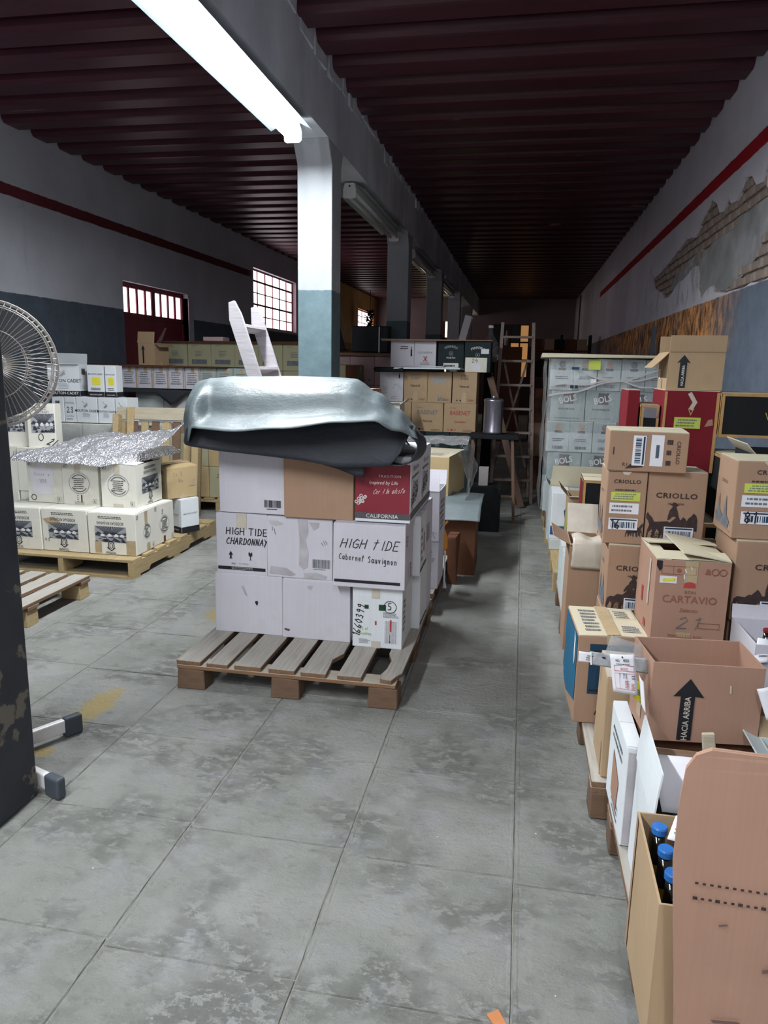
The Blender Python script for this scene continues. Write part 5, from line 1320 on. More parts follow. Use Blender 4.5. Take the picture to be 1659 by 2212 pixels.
q = MB(); q.box(-1.5, -.33, 7.82, 8.3, 1.771, 1.782, j=.014); tag(q.build('cardboard_sheet', KRAFT), 'dusty cardboard sheet lying on the top row of the tower', 'cardboard')
c = Carton('cream carton with splayed flaps between the rubber sheet and the tower', -1.42, 7.05, .82, .26, .3, .32, CREAM, top='open', flaps=[('front', 155, .05), ('right', 140, .08)])
Carton('cream carton below the one with splayed flaps', -1.42, 7.05, .50, .27, .3, .315, CREAM); Carton('brown carton at the foot of the cream pair beside the tower', -1.42, 7.05, 0, .27, .3, .495, KRAFT)
ladder('short grey plank ladder leaning on the third column', -1.30, 9.6, 0, 14, 2.22, .2, WHITEWOOD, 4, rail=(.09, .03), point=False)
# sand carton with cloudy plastic, grey sheet, brown carton, beside the aisle
c = Carton('sand carton with dusty lid, half wrapped in cloudy plastic by the aisle', -.78, 5.55, .50, .30, .62, .325, TAN, tape=False, rz=-7, topm=DUSTTOP); c.pr('small_print', 'top', INKG, [lines(.05, .05, .26, .5, 10, 3)], .004)
Carton('white carton under the plastic-wrapped sand carton', -.80, 5.6, .142, .3, .5, .353, WHITE, tape=False); Carton('grey carton beside the one under the plastic-wrapped sand carton', -1.12, 5.6, .142, .3, .5, .353, LGREY, tape=False)
pallet('pallet under the plastic-wrapped sand carton by the aisle', -1.58, 5.58, 0, 1.0, 1.0)
def pf(u, v):
    y = lerp(5.42, 6.5, u); z = lerp(.86, .50, v)
    return (-.45 + .06 * math.sin(v * 3) + .03 * nz(0, y, z * 2, 5) + .05 * v, y, z + .03 * nz(y, v, 1, 4))
o = grid_obj('plastic_wrap', FILM2, 24, 18, pf, th=0); tag(o, 'cloudy plastic wrap hanging on the aisle side of the sand carton', 'plastic film')
def pf2(u, v):
    return (lerp(-.95, -.42, u), lerp(6.1, 6.5, v), .865 + .05 * math.sin(v * 3) + .02 * nz(u * 3, v * 3, 0, 2))
o = grid_obj('plastic_wrap', FILMW, 20, 10, pf2, th=0); tag(o, 'shiny crumpled plastic lying behind the lid of the sand carton', 'plastic film')
c = Carton('dark brown carton on the floor at the aisle corner, grey sheet on top', -.55, 5.22, 0, .27, .36, .42, BROWNC, tape=False)
def gs(u, v):
    x = lerp(-.74, -.25, u); y = lerp(5.72, 5.17, v ** .9)
    z = .515 + .015 * math.cos(v * 2.6) - max(0, v - .72) * .30 + .008 * nz(x, y, 0, 5)
    return (x, y, z)
o = grid_obj('rubber_sheet', TARP, 24, 24, gs); tag(o, 'grey-blue curved rubber sheet resting on the dark brown carton by the aisle', 'sheet')
c = Carton('crumpled brown paper carton with a torn strip at the foot of the grey sheet', -.45, 4.95, 0, .07, .2, .33, BROWNC, tape=False, jit=.02)
q = MB(); q.lathe([(.0, -.09), (.02, -.09), (.042, -.05), (.038, .02), (.02, .07), (.0, .075)], 12); o = q.build('orange_bag', mat('orange_plastic', (.75, .28, .03), .4, .1, spec=.5), smooth=True); o.location = (-.478, 4.78, .36); tag(o, 'small orange bag hanging beside the number 42 carton', 'bag')
q = MB(); q.tube([(0, 0, .06), (.01, 0, .1), (.035, 0, .13)], .008, 6); q.build('strap', mat('orange_plastic', (.75, .28, .03)), o)
q = MB(); q.tube([(-.448, 4.72, .30), (-.447, 4.72, .10), (-.444, 4.72, .045)], [.006, .006, .014], 6); tag(q.build('cord', PAPER), 'thin pale cord with a frayed end hanging by the orange bag', 'cord')

# ------------------------------------------------------------------ middle distance, left bay
def pc(i, x, z): 
    c = Carton('%s pinkish white carton in the %s row beside the second column' % (names[i], 'upper' if z > 1.2 else 'lower'), x, 9.0, z, .30, .3, .345, PINKC, tape=False, group='pinkish white cartons in the left bay'); c.pr('small_print', 'front', INKG, [lines(.1, .05, .22, .08, 1, i), disc(.24, .065, .012)])
for i in range(4):
    for z in (.56, .91, 1.26): 
        c = Carton('%s pinkish white carton from the left, %s row, beside the second column' % (names[i], {.56: 'low', .91: 'middle', 1.26: 'upper'}[z]), -2.72 + .305 * i, 9.0, z, .30, .3, .345, PINKC, tape=False, group='pinkish white cartons in the left bay'); c.pr('small_print', 'front', INKG, [lines(.1, .05, .22, .08, 1, i), disc(.24, .065, .012)])
    Carton('%s brown carton at floor level under the pinkish cartons' % names[i], -2.72 + .305 * i, 9.0, 0, .30, .3, .555, BROWNC, tape=False, group='pinkish white cartons in the left bay')
q = MB(); q.box(-2.75, -1.48, 8.95, 9.4, 1.612, 1.655, j=.008); tag(q.build('wooden_board', TANB), 'orange-brown board lying on the pinkish cartons', 'board')
c = Carton('dark green-grey taped carton in front of the pinkish cartons', -2.30, 8.3, 1.17, .44, .34, .33, OLIVE, group=None); c.pr('tape_strip', 'front', TAPE, [rect(.16, .0, .22, .33)]); c.pr('painted_shade', 'front', BROWNC, [rect(.3, 0, .44, .33)])  # shade on the right of the front is painted as a brown strip
c = Carton('dark olive carton under the taped green-grey one', -2.32, 8.3, .83, .45, .34, .335, OLIVE); Carton('brown carton at the foot of the olive pair near the column', -2.32, 8.3, 0, .45, .34, .825, BROWNC)
q = MB(); q.box(-2.12, -1.66, 9.1, 9.32, 1.658, 1.98, j=.003); o = q.build('case', mat('black_case', (.012, .014, .022), .5), bevel=.012, seg=2); tag(o, 'black flat case standing on the orange-brown board under the far left window', 'case')
q = MB(); q.box(-1.78, -1.765, 9.095, 9.099, 1.66, 1.97); q.build('chrome_edge', STEEL, o)
for x, a, lab, mm in ((-2.66, 9, 'dark leaning board nearest the column, left of the black case', BLACKC), (-2.50, 13, 'brown leaning board with a pale edge, left of the black case', TANB), (-2.32, 16, 'long dark leaning board touching the black case', BLACKC)):
    q = MB(); q.box(0, .14, 0, .02, 0, .42, Matrix.Rotation(rad(-a), 4, 'Y') @ Matrix.Rotation(rad(-6), 4, 'X')); o = q.build('leaning_board', mm, bevel=.002); o.location = (x, 9.02, 1.657); tag(o, lab, 'board')
# hanging dark wreath-like tangle at the far window
q = MB(); r = random.Random(3)
for k in range(60):
    a = r.uniform(0, 6.28); e = r.uniform(-1, 1); p = Vector((.13 * math.cos(a) * r.random(), .1 * math.sin(a) * r.random(), .26 * e)); d = Vector((r.uniform(-1, 1), r.uniform(-1, 1), r.uniform(-1, 1))).normalized() * .07
    q.tube([p - d, p + d], [.025, .008], 4)
o = q.build('cable_tangle', BLACKC); o.location = (-4.55, 21.9, 2.85); tag(o, 'dark tangle of cable hung in front of the far left window', 'cable')
q = MB(); q.tube([(0, 0, .2), (0, 0, .83)], .01, 4); q.build('hanging_wire', BLACKC, o)
q = MB(); q.box(XL + .001, XL + .09, 17.15, 17.3, 2.78, 3.02); tag(q.build('meter_box', mat('small_grey_box', (.25, .2, .22))), 'small box fixed high on the left wall before the far window', 'box')
# dark stacks behind the white ladder
Z = 0
for i in range(5):
    for k in range(2):
        Carton('%s dusky carton in the %s layer of the stack below the barred window' % (names[i], ('lower', 'upper')[k]), -4.35 + i * .36, 10.6, 1.0 + .36 * k, .355, .35, .352, (BROWNC, OLIVE, KRAFT)[(i + k) % 3], tape=(i == 2), group='dusky cartons below the barred window')
    for k in range(3): Carton('%s dusky carton in the %s hidden layer below the barred window' % (names[i], ('first', 'second', 'third')[k]), -4.35 + i * .36, 10.6, .0 + .333 * k, .355, .35, .33, BROWNC, tape=False, group='dusky cartons below the barred window')
q = MB(); q.box(-4.4, -2.55, 10.5, 11.0, 1.716, 1.735, j=.012); tag(q.build('cardboard_sheet', BROWNC), 'ragged brown sheet on the stack below the barred window', 'cardboard')
for i in range(3):
    c = Carton('%s cream carton in the row between the ladder and the nearest column' % names[i], -3.05 + i * .38, 9.6 - .3, 1.06, .37, .3, .3, OLIVE, tape=False, group='cream cartons beside the nearest column'); c.pr('mark_print', 'front', INKG, [ell(.1, .2, .02, .02, .004, 8), ell(.2, .24, .02, .015, .004, 8), lines(.1, .05, .3, .12, 2, i)])
    for k in range(3): Carton('%s brown carton in the %s layer under the cream row beside the column' % (names[i], ('lowest', 'middle', 'upper')[k]), -3.05 + i * .38, 9.3, .35 * k, .37, .3, .348, BROWNC, tape=False, group='cream cartons beside the nearest column')
q = MB(); q.box(-3.1, -1.9, 9.32, 9.65, 1.362, 1.395, j=.008); tag(q.build('wooden_board', TANB), 'brown board lying on the cream row beside the nearest column', 'board')

# ------------------------------------------------------------------ end of the aisle
def stepladder(lab, x, y, H, w0, w1, spread, m, n=7):
    t = thing('stepladder', lab, 'ladder', (x, y, 0), rad(4))
    for s in (-1, 1):
        q = MB(); q.tube([(s * w0 / 2, 0, 0.0), (s * w1 / 2, spread * .5, H)], .024, 4); q.build('front_rail', m, t)
        q = MB(); q.tube([(s * w0 / 2, spread, 0.0), (s * w1 / 2, spread * .5 + .03, H - .05)], .018, 4); q.build('rear_rail', m, t)
    for k in range(n):
        f = (k + 1) / (n + .6); w = lerp(w0, w1, f) - .03
        q = MB(); q.box(-w / 2, w / 2, spread * .5 * f - .04, spread * .5 * f + .04, H * f - .012, H * f + .012); q.build('tread', m, t)
    for s in (-1, 1):
        q = MB(); q.tube([(s * w0 * .4, spread, .35), (-s * w1 * .4, spread * .6, H * .8)], .016, 4); q.build('cross_brace', m, t)
    return t
stepladder('tall wooden stepladder standing in the dark at the end of the aisle', -.07, 8.3, 2.0, .46, .34, .5, wood('grey_brown_ladder', (.34, .26, .23), (.2, .15, .12), .3))
t = ladder('brown plank ladder leaning across the front of the stepladder', .02, 8.0, 0, -16, 1.45, .05, LADW, 3, rail=(.07, .03), point=False)
dm = thing('steel_drum', 'shiny steel drum standing on a small table at the end of the aisle', 'drum', (-.27, 7.35, .86))
q = MB(); q.lathe([(.0, 0), (.095, 0), (.098, .02), (.094, .03), (.094, .31), (.098, .32), (.098, .335), (.08, .345), (0, .347)], 28); q.build('shell', mat('dull_steel', (.30, .28, .33), .28, .1, metal=.85), dm, smooth=True)
q = MB(); q.lathe([(.0, .348), (.025, .348), (.025, .372), (0, .373)], 12); q.build('cap', STEEL, dm, smooth=True)
tb = thing('side_table', 'small dark trestle table carrying the steel drum', 'table', (-.27, 7.35, 0))
q = MB(); q.box(-.22, .26, -.18, .18, .82, .858); q.build('table_top', BLACKC, tb, bevel=.004)
for a, b in ((-.18, -.14), (-.18, .14), (.2, -.14), (.2, .14)):
    q = MB(); q.tube([(a, b, .82), (a * 1.25, b, 0)], .018, 4); q.build('leg', LADW, tb)
q = MB(); q.box(-.2, .22, -.15, -.13, .25, .27); q.build('stretcher', LADW, tb)
q = MB(); q.box(0, .09, 0, .06, 0, .17, j=.004); o = q.build('paper_packet', mat('dim_white_paper', (.4, .36, .36))); o.location = (-.36, 6.8, .42); tag(o, 'pale packet on the small crate under the drum table', 'packet')
c = Carton('dark crate under the drum table at the end of the aisle', -.45, 6.72, 0, .3, .3, .418, BLACKC, tape=False)
# dark cartons beside the tower
for k, (z, h) in enumerate(((.0, .5), (.505, .4), (.91, .35), (1.265, .3))):
    c = Carton('black carton in the narrow dark column beside the tower, %s' % ('lowest', 'second up', 'third up', 'topmost')[k], -.455, 8.8, z, .11, .25, h, BLACKC, tape=False, group='black cartons beside the tower'); c.pr('mark_print', 'front', GREYL, [rect(.09, h * .4, .1, h * .6)])
jug = thing('glass_jug', 'wrapped glass jug standing on the black cartons at the end of the aisle', 'jug', (-.40, 8.92, 1.567))
q = MB(); q.lathe([(.0, 0), (.085, 0), (.1, .03), (.105, .14), (.09, .22), (.04, .30), (.025, .34), (.026, .39), (.0, .39)], 18); q.build('body', GLASS, jug, smooth=True)
q = MB(); q.lathe([(.0, .391), (.03, .391), (.03, .42), (0, .421)], 10); q.build('stopper', PAPER, jug)
# far right background shelf with boxes and amber window clutter
sh = thing('storage_shelf', 'dark shelf with boxes against the far end wall', 'shelf', (.2, 16.0, 0))
for z in (.6, 1.3, 1.86): q = MB(); q.box(-.05, 1.15, 0, .4, z, z + .03); q.build('shelf_board', BROWNC, sh)
for x in (-.05, .53, 1.11): q = MB(); q.box(x, x + .04, 0, .4, 0, 2.2); q.build('post', BLACKC, sh)
for i in range(5):
    c = Carton('%s dim carton on the top shelf at the far end' % names[i], .18 + i * .22, 16.05, 1.892, .2, .3, .22, (BROWNC, KRAFTP, BLACKC, BROWNC, KRAFT)[i], tape=False, group='dim cartons on the far shelf'); 
    Carton('%s dim carton on the middle shelf at the far end' % names[i], .18 + i * .22, 16.05, 1.332, .2, .3, .34, (BLACKC, BROWNC, KRAFTP, BLACKC, BROWNC)[i], tape=False, group='dim cartons on the far shelf')
for i in range(3):
    Carton('%s brown carton in the dark pile right of the stepladder' % names[i], .1 + .03 * i, 9.4, .42 * i, .36, .35, .415, (BROWNC, KRAFT, BROWNC)[i], tape=False, group='brown cartons right of the stepladder')
bt = thing('bottle', 'pale bottle glinting on the second rung line at the far end', 'bottle', (-.38, 15.6, 1.96))
q = MB(); q.lathe([(0, 0), (.04, 0), (.04, .16), (.015, .22), (.015, .29), (0, .29)], 12); q.build('glass', mat('pale_bottle', (.6, .45, .45), .2, bmp=0, spec=.7), bt, smooth=True)
sh2 = thing('side_table', 'tall dark cabinet carrying the pale bottle at the far end', 'cabinet', (-.5, 15.5, 0))
q = MB(); q.box(-.3, .45, 0, .5, 0, 1.93); q.build('carcass', BROWNC, sh2, bevel=.005)
q = MB(); q.box(-.04, .0, -.02, -.001, .2, 1.7); q.build('handle_strip', BLACKC, sh2)
q = MB(); q.tube([(1.40, 9.0, 0), (1.44, 9.02, 2.0)], .03, 4); tag(q.build('metal_bar', mat('blue_grey_bar', (.1, .12, .15))), 'blue-grey bar leaning on the peeling right wall behind the wrapped cartons', 'bar')

# ------------------------------------------------------------------ right side: film wrapped grey cartons
GB = 'film-wrapped grey cartons on the double pallet'
rowz = .282; rh = .2615
ordn = ['lowest', 'second', 'third', 'fourth', 'top']
for r_ in range(5):
    z = rowz + rh * r_
    if r_ % 2 == 1:      # wide cartons
        for i in range(4):
            c = Carton('%s wide grey carton in the %s layer of the film-wrapped stack' % (names[i], ordn[r_]), .245 + .285 * i, 6.45, z, .28, .40, rh - .004, GREYC, tape=False, group=GB, top='closed')
            if r_ >= 1:
                c.pr('dark_square', 'front', GREYP, [rect(.10, .145, .185, .24)]); c.pr('white_lettering', 'front', INKW, [txt('BOLS', .142, .163, .072, .022, .88, rad(14))], .003); c.pr('small_print', 'front', INKG, [lines(.05, .09, .23, .12, 1, i), lines(.03, .02, .25, .035, 1, i + 4)])
    else:
        for i in range(6):
            c = Carton('%s narrow grey carton in the %s layer of the film-wrapped stack' % (names[i], ordn[r_]), .225 + .192 * i, 6.44, z, .188, .40, rh - .004, LGREY, tape=False, group=GB)
            if r_ >= 2:
                c.pr('grey_panel', 'front', GREYC, [rect(.0, .17, .186, .255)], .0018)
                c.pr('fruit_print', 'front', (KRAFTP, INKG, KRAFT2)[(i + r_) % 3], [disc(.095, .215, .028, .03, 9)], .0026); c.pr('dark_square', 'front', GREYP, [rect(.065, .165, .125, .185)], .003)
                c.pr('small_print', 'front', INKG, [lines(.04, .09, .15, .12, 2, i + r_), bars(.05, .025, .14, .05, 14, i)], .0026)
    for k in range(2):
        Carton('grey carton at the rear %s of the %s layer of the film-wrapped stack' % (('left', 'right')[k], ordn[r_]), .245 + .56 * k, 6.86, z, .55, .5, rh - .004, GREYC, tape=False, group=GB)
q = MB(); q.box(.15, 1.45, 6.36, 7.45, 1.596, 1.628, j=.012); tag(q.build('cover_board', DUSTTOP), 'dusty pale board covering the film-wrapped grey stack', 'board')
def film1(u, v):
    x = lerp(.205, 1.42, u); return (x, 6.415 + .010 * nz(x * 2, v * 3, 0, 3) - .006, lerp(1.59, .30, v))
o = grid_obj('stretch_film', FILM, 40, 30, film1, th=0); tag(o, 'clear stretch film on the front of the grey carton stack', 'plastic film')
def film2(u, v):
    y = lerp(6.42, 7.4, u); return (.195 + .02 * nz(y, v * 4, 1, 2), y, lerp(1.59, .28, v))
o = grid_obj('stretch_film', FILM2, 24, 30, film2, th=0); tag(o, 'cloudy stretch film on the aisle side of the grey carton stack', 'plastic film')
for i, (a, b) in enumerate((((.22, 1.36), (1.35, 1.47)), ((.22, 1.27), (1.38, 1.57)), ((.5, 1.46), (1.38, 1.30)))):
    q = MB(); n = 20
    q.tube([(lerp(a[0], b[0], k / n), 6.392, lerp(a[1], b[1], k / n) + .012 * math.sin(k * .9 + i)) for k in range(n + 1)], .009, 4); tag(q.build('film_strand', mat('twisted_film', (.5, .48, .48), .3, .1, spec=.7)), ('rising twisted film strand', 'steep twisted film strand', 'falling twisted film strand')[i] + ' across the grey carton stack', 'plastic film')
q = MB(); q.box(.53, .625, 6.397, 6.3985, 1.50, 1.578); tag(q.build('yellow_note', YELLOW), 'yellow-green note taped near the top of the grey stack', 'label')
q = MB(); q.box(.555, .60, 6.397, 6.3985, 1.385, 1.425); tag(q.build('white_note', PAPER), 'small square white note on the grey stack', 'label')
q = MB(); q.box(.395, .455, 6.3975, 6.3985, 1.50, 1.52); q.box(.39, .42, 6.3975, 6.3985, 1.345, 1.37); q.box(.428, .455, 6.3975, 6.3985, 1.345, 1.37); tag(q.build('stamp_mark', NAVY), 'dark blue stamp marks on the film of the grey stack', 'label')

# fourth pallet: white-blue, grey, things by the aisle
c = Carton('white carton with a blue base band on the fourth right pallet', .265, 5.60, .225, .13, .3, .36, WHITE2, tape=False); c.pr('blue_band', 'front', BLUE, [rect(0, .035, .13, .10)]); c.pr('green_line', 'front', INKGR, [rect(0, .1, .13, .106)]); c.pr('brush_mark', 'front', NAVY, [rib([(.12, .26), (.1, .22), (.12, .1)], .01)])
Carton('low grey carton under the white and blue carton', .265, 5.6, .142, .3, .3, .08, LGREY, tape=False)
c = Carton('pale open carton with long dusty flaps behind the white and blue one', .255, 5.92, .225, .40, .34, .36, LGREY, top='open', flaps=[('front', 100, .17, DUSTTOP, .015), ('left', 120, .05)])
Carton('grey carton below the pale open carton', .255, 5.93, .142, .42, .3, .08, LGREY, tape=False)
c = Carton('tan carton with blue stripe and torn tape beside the framed black one', .355, 5.10, .142, .17, .3, .50, KRAFT2, top='open', flaps=[('left', 130, .09), ('front', 160, .05, TAPEW)]); c.pr('blue_stripe', 'front', BLUE, [rect(.0, .26, .17, .285), rect(.0, .0, .17, .21)]); c.pr('yellow_strip', 'left', YELLOW, [rect(.2, .1, .26, .45)])
# black cartons with wood-look frame
GV = 'black cartons with wood-look borders'
def framed(lab, x, y, z, w, d, h, red=None, gold=True, topm=DUSTTOP, rz=0):
    c = Carton(lab, x, y, z, w, d, h, BLACKC, tape=False, group=GV, rz=rz, topm=topm)
    e = .014
    for fc, ww in (('front', w), ('left', d)):
        for rr in (rect(0, 0, ww, e), rect(0, h - e, ww, h), rect(0, e, e, h - e), rect(ww - e, e, ww, h - e)): c.pr('wood_border', fc, GOLDW, [rr])
    if gold: c.pr('gold_letter', 'front', GOLD, [txt('V', w * .52, h * .42, h * .24, .004, .9)])
    return c
GOLDW = mat('wood_look_border', (.50, .30, .12), .5, .2, 20)
c = framed('small framed black carton behind the cartons with horsemen, near the aisle', .385, 4.4, .50, .28, .3, .36, gold=False); c.pr('red_edge', 'left', REDC, [rect(.02, .02, .28, .34)], .003)
Carton('grey carton under the small framed black carton', .385, 4.4, .142, .3, .3, .353, KRAFT, tape=False)
c = Carton('red carton with a wood-look border and yellow label, high on the right', .70, 3.9, 1.0, .262, .34, .405, REDC, tape=False, group=GV, topm=DUSTTOP)
c.pr('wood_border', 'front', GOLDW, [rect(.245, 0, .26, .40)]); c.pr('wood_border', 'front', GOLDW, [rect(0, 0, .012, .40)]); c.pr('gold_letter', 'front', GOLD, [txt('V', .13, .285, .05, .002)]); c.sticker('front', .055, .22, .18, .275, YELLOW, 'yellow_label', rows=3); c.pr('clear_tape', 'front', TAPEW, [rib([(.12, .39), (.145, .35), (.13, .32)], .02)]); c.pr('tear', 'front', KRAFTP, [poly([(.2, .23), (.24, .24), (.235, .27), (.215, .265)])])
c = framed('slim framed black carton between the two red ones', .60, 3.95, 1.0, .095, .3, .33); c.sticker('front', .0, .265, .095, .32, STEEL, 'foil_strip')
c = Carton('red carton end at the left of the framed black pair', .535, 3.98, 1.0, .062, .3, .40, REDC, tape=False, group=GV, topm=TAPEW)
framed('large framed black carton with a gold letter, high on the right', .965, 3.88, 1.185, .42, .36, .215)
framed('framed black carton in the dark gap right of the horsemen cartons', .968, 3.72, .775, .30, .36, .33, gold=False)
framed('lower framed black carton in the dark gap right of the horsemen cartons', .90, 3.72, .46, .34, .36, .31, gold=False)
for i, x in enumerate((.60, .90)): Carton('black carton at the base behind the horsemen cartons, %s' % ('left', 'right')[i], x, 3.74, .142, .29, .36, .312 if i else .85, BLACKC, tape=False, group=GV)
c = Carton('open black carton with ragged white flap edge, far right', 1.0, 3.35, .83, .36, .33, .33, BLACKC, top='open', flaps=[('front', 165, .05), ('left', 130, .06, DUSTTOP)], group=GV)
Carton('brown carton under the open black one, far right', 1.0, 3.45, .142, .38, .25, .68, BROWNC, tape=False)
# open carton with arrow on top
c = Carton('open brown carton with an up arrow standing on the red carton', .712, 3.93, 1.41, .262, .30, .185, KRAFT2, top='open', flaps=[('back', 92, .085), ('front', 92, .08), ('left', 225, .11, None, .01)], rz=-2)
c.pr('arrow_print', 'front', INK, [poly([(.055, .01), (.088, .01), (.088, .135), (.105, .13), (.072, .17), (.04, .13), (.055, .135)])]); c.pr('white_lettering', 'front', INKW, [txt('HACIA ARRIBA', .079, .07, .019, .008, .8, rad(90))], .003); c.sticker('left', .05, .05, .1, .1, PAPER); c.pr('tape_strip', 'left', TAPE, [rect(.12, 0, .16, .05)])

# horsemen cartons
GC = 'brown cartons printed with horsemen'
def criollo(lab, x, y, z, w, d, h, wide=True, no=None, rz=0, side=True, lift=0):
    c = Carton(lab, x, y, z, w, d, h, KRAFT, tape=False, group=GC, rz=rz, topm=DUSTTOP)
    u = w / .22
    if wide:
        c.pr('lettering_print', 'front', INKB, [txt('CRIOLLO', w / 2, h * .655, .030, .022, 1.2, sp=1.12), txt('ARGENTINA', w / 2, h * .565, .0125, .002, .9)], .0024)
        c.pr('horsemen_print', 'front', INKB, herd(w * .9, h * .07, h * .46, int(x * 100)), .002)
        c.sticker('front', w * .33, h * .10, w * .83, h * .265, PAPER, 'barcode_label', code=(.14, .68), seed=4, ink=NAVY, off=.003); c.pr('label_band', 'front', NAVY, [rect(w * .35, h * .235, w * .81, h * .255)], .0042)
    else:
        c.pr('lettering_print', 'front', INKB, [txt('CRIOLLO', w / 2, h * .84, .022, .02, 1.1, sp=1.12), lines(w * .2, h * .73, w * .8, h * .77, 1, 3)], .0024)
        c.sticker('front', w * .12, h * .60, w * .85, h * .72, YELLOW, 'yellow_label', rows=3); c.sticker('front', w * .10, h * .42, w * .84, h * .57, PAPER, 'paper_label', rows=2)
        c.pr('horsemen_print', 'front', INKB, [p for p in herd(w * .4, h * .1, h * .28, 7)[:3]] and [([(w - a, b) for a, b in p[0]], p[1]) for p in herd(w * .5, h * .1, h * .28, 7)[:3]], .002)
        c.sticker('front', w * .11, h * .20, w * .84, h * .36, PAPER, 'barcode_label', code=(.16, .68), seed=6, ink=NAVY, off=.003); c.pr('label_band', 'front', NAVY, [rect(w * .14, h * .33, w * .81, h * .348)], .0042)
        if no: c.pr('hand_lettering', 'front', INK, [hand(no, w * .16, h * .215, .04, .11, .85)], .005)
        c.pr('tape_strip', 'front', TAPEW, [poly([(w * .35, h), (w * .6, h), (w * .52, h * .95), (w * .4, h * .96)])], .003)
    if side:
        c.pr('lettering_print', 'left', INKB, [txt('CRIOLLO', d * .45, h * .66, .018, .004, 1.0)]); c.pr('tree_print', 'left', INKG, [poly([(d * a, h * b) for a, b in ((.1, .2), (.2, .25), (.25, .5), (.32, .28), (.5, .22), (.62, .52), (.7, .25), (.85, .2), (.8, .1), (.2, .1))])]); c.pr('line_print', 'left', INKG, [rib([(.02, .06), (d - .02, .045)], .003), rib([(.02, .035), (d - .02, .02)], .003)])
    return c
Y0 = 3.17
criollo('narrow-ended brown carton with yellow label and number 16 in pen', .372, Y0, .775, .162, .245, .312, False, '16')
criollo('brown carton showing riders on horses beside the number 16 carton', .540, Y0 + .01, .775, .232, .245, .312, True)
criollo('brown carton with riders in the layer below the number 16 carton', .398, Y0 - .02, .46, .232, .245, .311, True)
criollo('brown carton with riders, mostly hidden behind the rum carton', .64, Y0 + .02, .46, .232, .2, .311, True)
for i in range(2): criollo('brown carton with riders in the bottom layer, %s, behind the blue-sided carton' % ('left', 'right')[i], .40 + .24 * i, Y0 + .02, .142, .232, .245, .314, True)
c = Carton('brown carton lying on its side on top of the number 16 carton', .372, Y0 - .02, 1.09, .31, .25, .165, KRAFT, tape=False, group=GC, topm=DUSTTOP, rz=-3)
c.sticker('front', .095, .025, .145, .15, PAPER, 'barcode_label', code=(.2, .65), ink=NAVY, rot=True, off=.003); c.pr('label_band', 'front', NAVY, [rect(.134, .03, .141, .146)], .004); c.sticker('front', .165, .025, .215, .155, PAPER, 'paper_label'); c.pr('small_print', 'front', NAVY, [lines(.185, .03, .2, .15, 1, 3)], .004)
c.pr('lettering_print', 'front', INKB, [txt('CRIOLLO', .265, .085, .021, .005, 1.1, rad(-90))]); c.pr('small_print', 'front', INKB, [lines(.225, .02, .25, .15, 3, 5), lines(.018, .05, .024, .12, 1), poly([(.07, .01), (.14, .02), (.13, .035), (.09, .03)]), txt('R1', .07, .02, .022)])
# right hand horsemen pair with olive sides
criollo('brown carton with yellow label and number 81, at the right edge', .775, 2.80, .905, .24, .25, .285, False, '81')
criollo('brown carton with riders below the number 81 carton, right edge', .80, 2.78, .60, .30, .30, .302, True)
for i in range(1): c = Carton('olive-sided carton behind the rider carton on the right', .878, 3.10, .46, .10, .30, .40, OLIVE, tape=False)
Carton('plain brown carton under the rider cartons at the right', .80, 2.80, .142, .30, .33, .455, KRAFT, tape=False)
# rum carton
c = Carton('reddish brown rum carton with half-open torn top and number 21 in pen', .515, 2.74, .50, .258, .36, .322, KRAFTP, top='open', flaps=[('front', 4, .10, DUSTTOP), ('back', 6, .15, DUSTTOP), ('right', 8, .17, DUSTTOP, .0), ('left', -3, .05, DUSTTOP)], rz=1)
c.pr('lettering_print', 'front', INKRB, [txt('RON', .125, .198, .018, .002, 1.0), txt('CARTAVIO', .125, .163, .040, .004, .98), txt('Selecto', .125, .128, .022, .0, 1.0, 0, .2), txt('TRIMESTE DEL RON', .12, .03, .014, .001, 1.0)])
c.pr('red_print', 'front', INKR, [poly([(.1, .222), (.142, .222), (.14, .235), (.13, .243), (.113, .243), (.102, .235)])]); c.pr('hand_lettering', 'front', INKG, [hand('21', .085, .065, .045, .06, 1.4, 0, .3)], .003)
c.pr('line_print', 'front', INKRB, [rib([(.165, .07), (.238, .07), (.238, .09), (.165, .09)], .002, True), rib([(.02, .27), (.14, .27), (.14, .30), (.02, .30)], .0015, True), rib([(.06, .27), (.06, .30)], .0015), rib([(.1, .27), (.1, .30)], .0015), ell(.205, .285, .012, .012, .003, 10), ell(.232, .285, .012, .012, .003, 10), poly([(.17, .275), (.175, .295), (.185, .295), (.19, .275)]), disc(.08, .285, .008)])
c.sticker('front', .015, .235, .075, .262, PAPER); c.pr('yellow_scribble', 'front', YELLOW2, [rib([(.025, .245), (.065, .247), (.03, .25), (.068, .253)], .005)], .0036); c.pr('clear_tape', 'front', TAPE, [rect(.1, .24, .145, .32), rect(.09, .03, .14, .05)]); c.pr('painted_shine', 'front', PAPER, [rib([(.1, .29), (.105, .28)], .004), rib([(.098, .27), (.1, .255)], .004), rib([(.12, .3), (.125, .29)], .003)], .004)  # glints on the tape are painted as small white strokes
c.pr('tape_strip', 'left', TAPEW, [rect(.24, .12, .27, .30)]); c.pr('red_print', 'left', INKR, [rect(.12, .1, .15, .16), rect(.2, .02, .24, .05)]); c.pr('tear', 'front', INK, [poly([(.0, .32), (.02, .318), (.02, .29), (.012, .28), (.0, .30)])], .003)
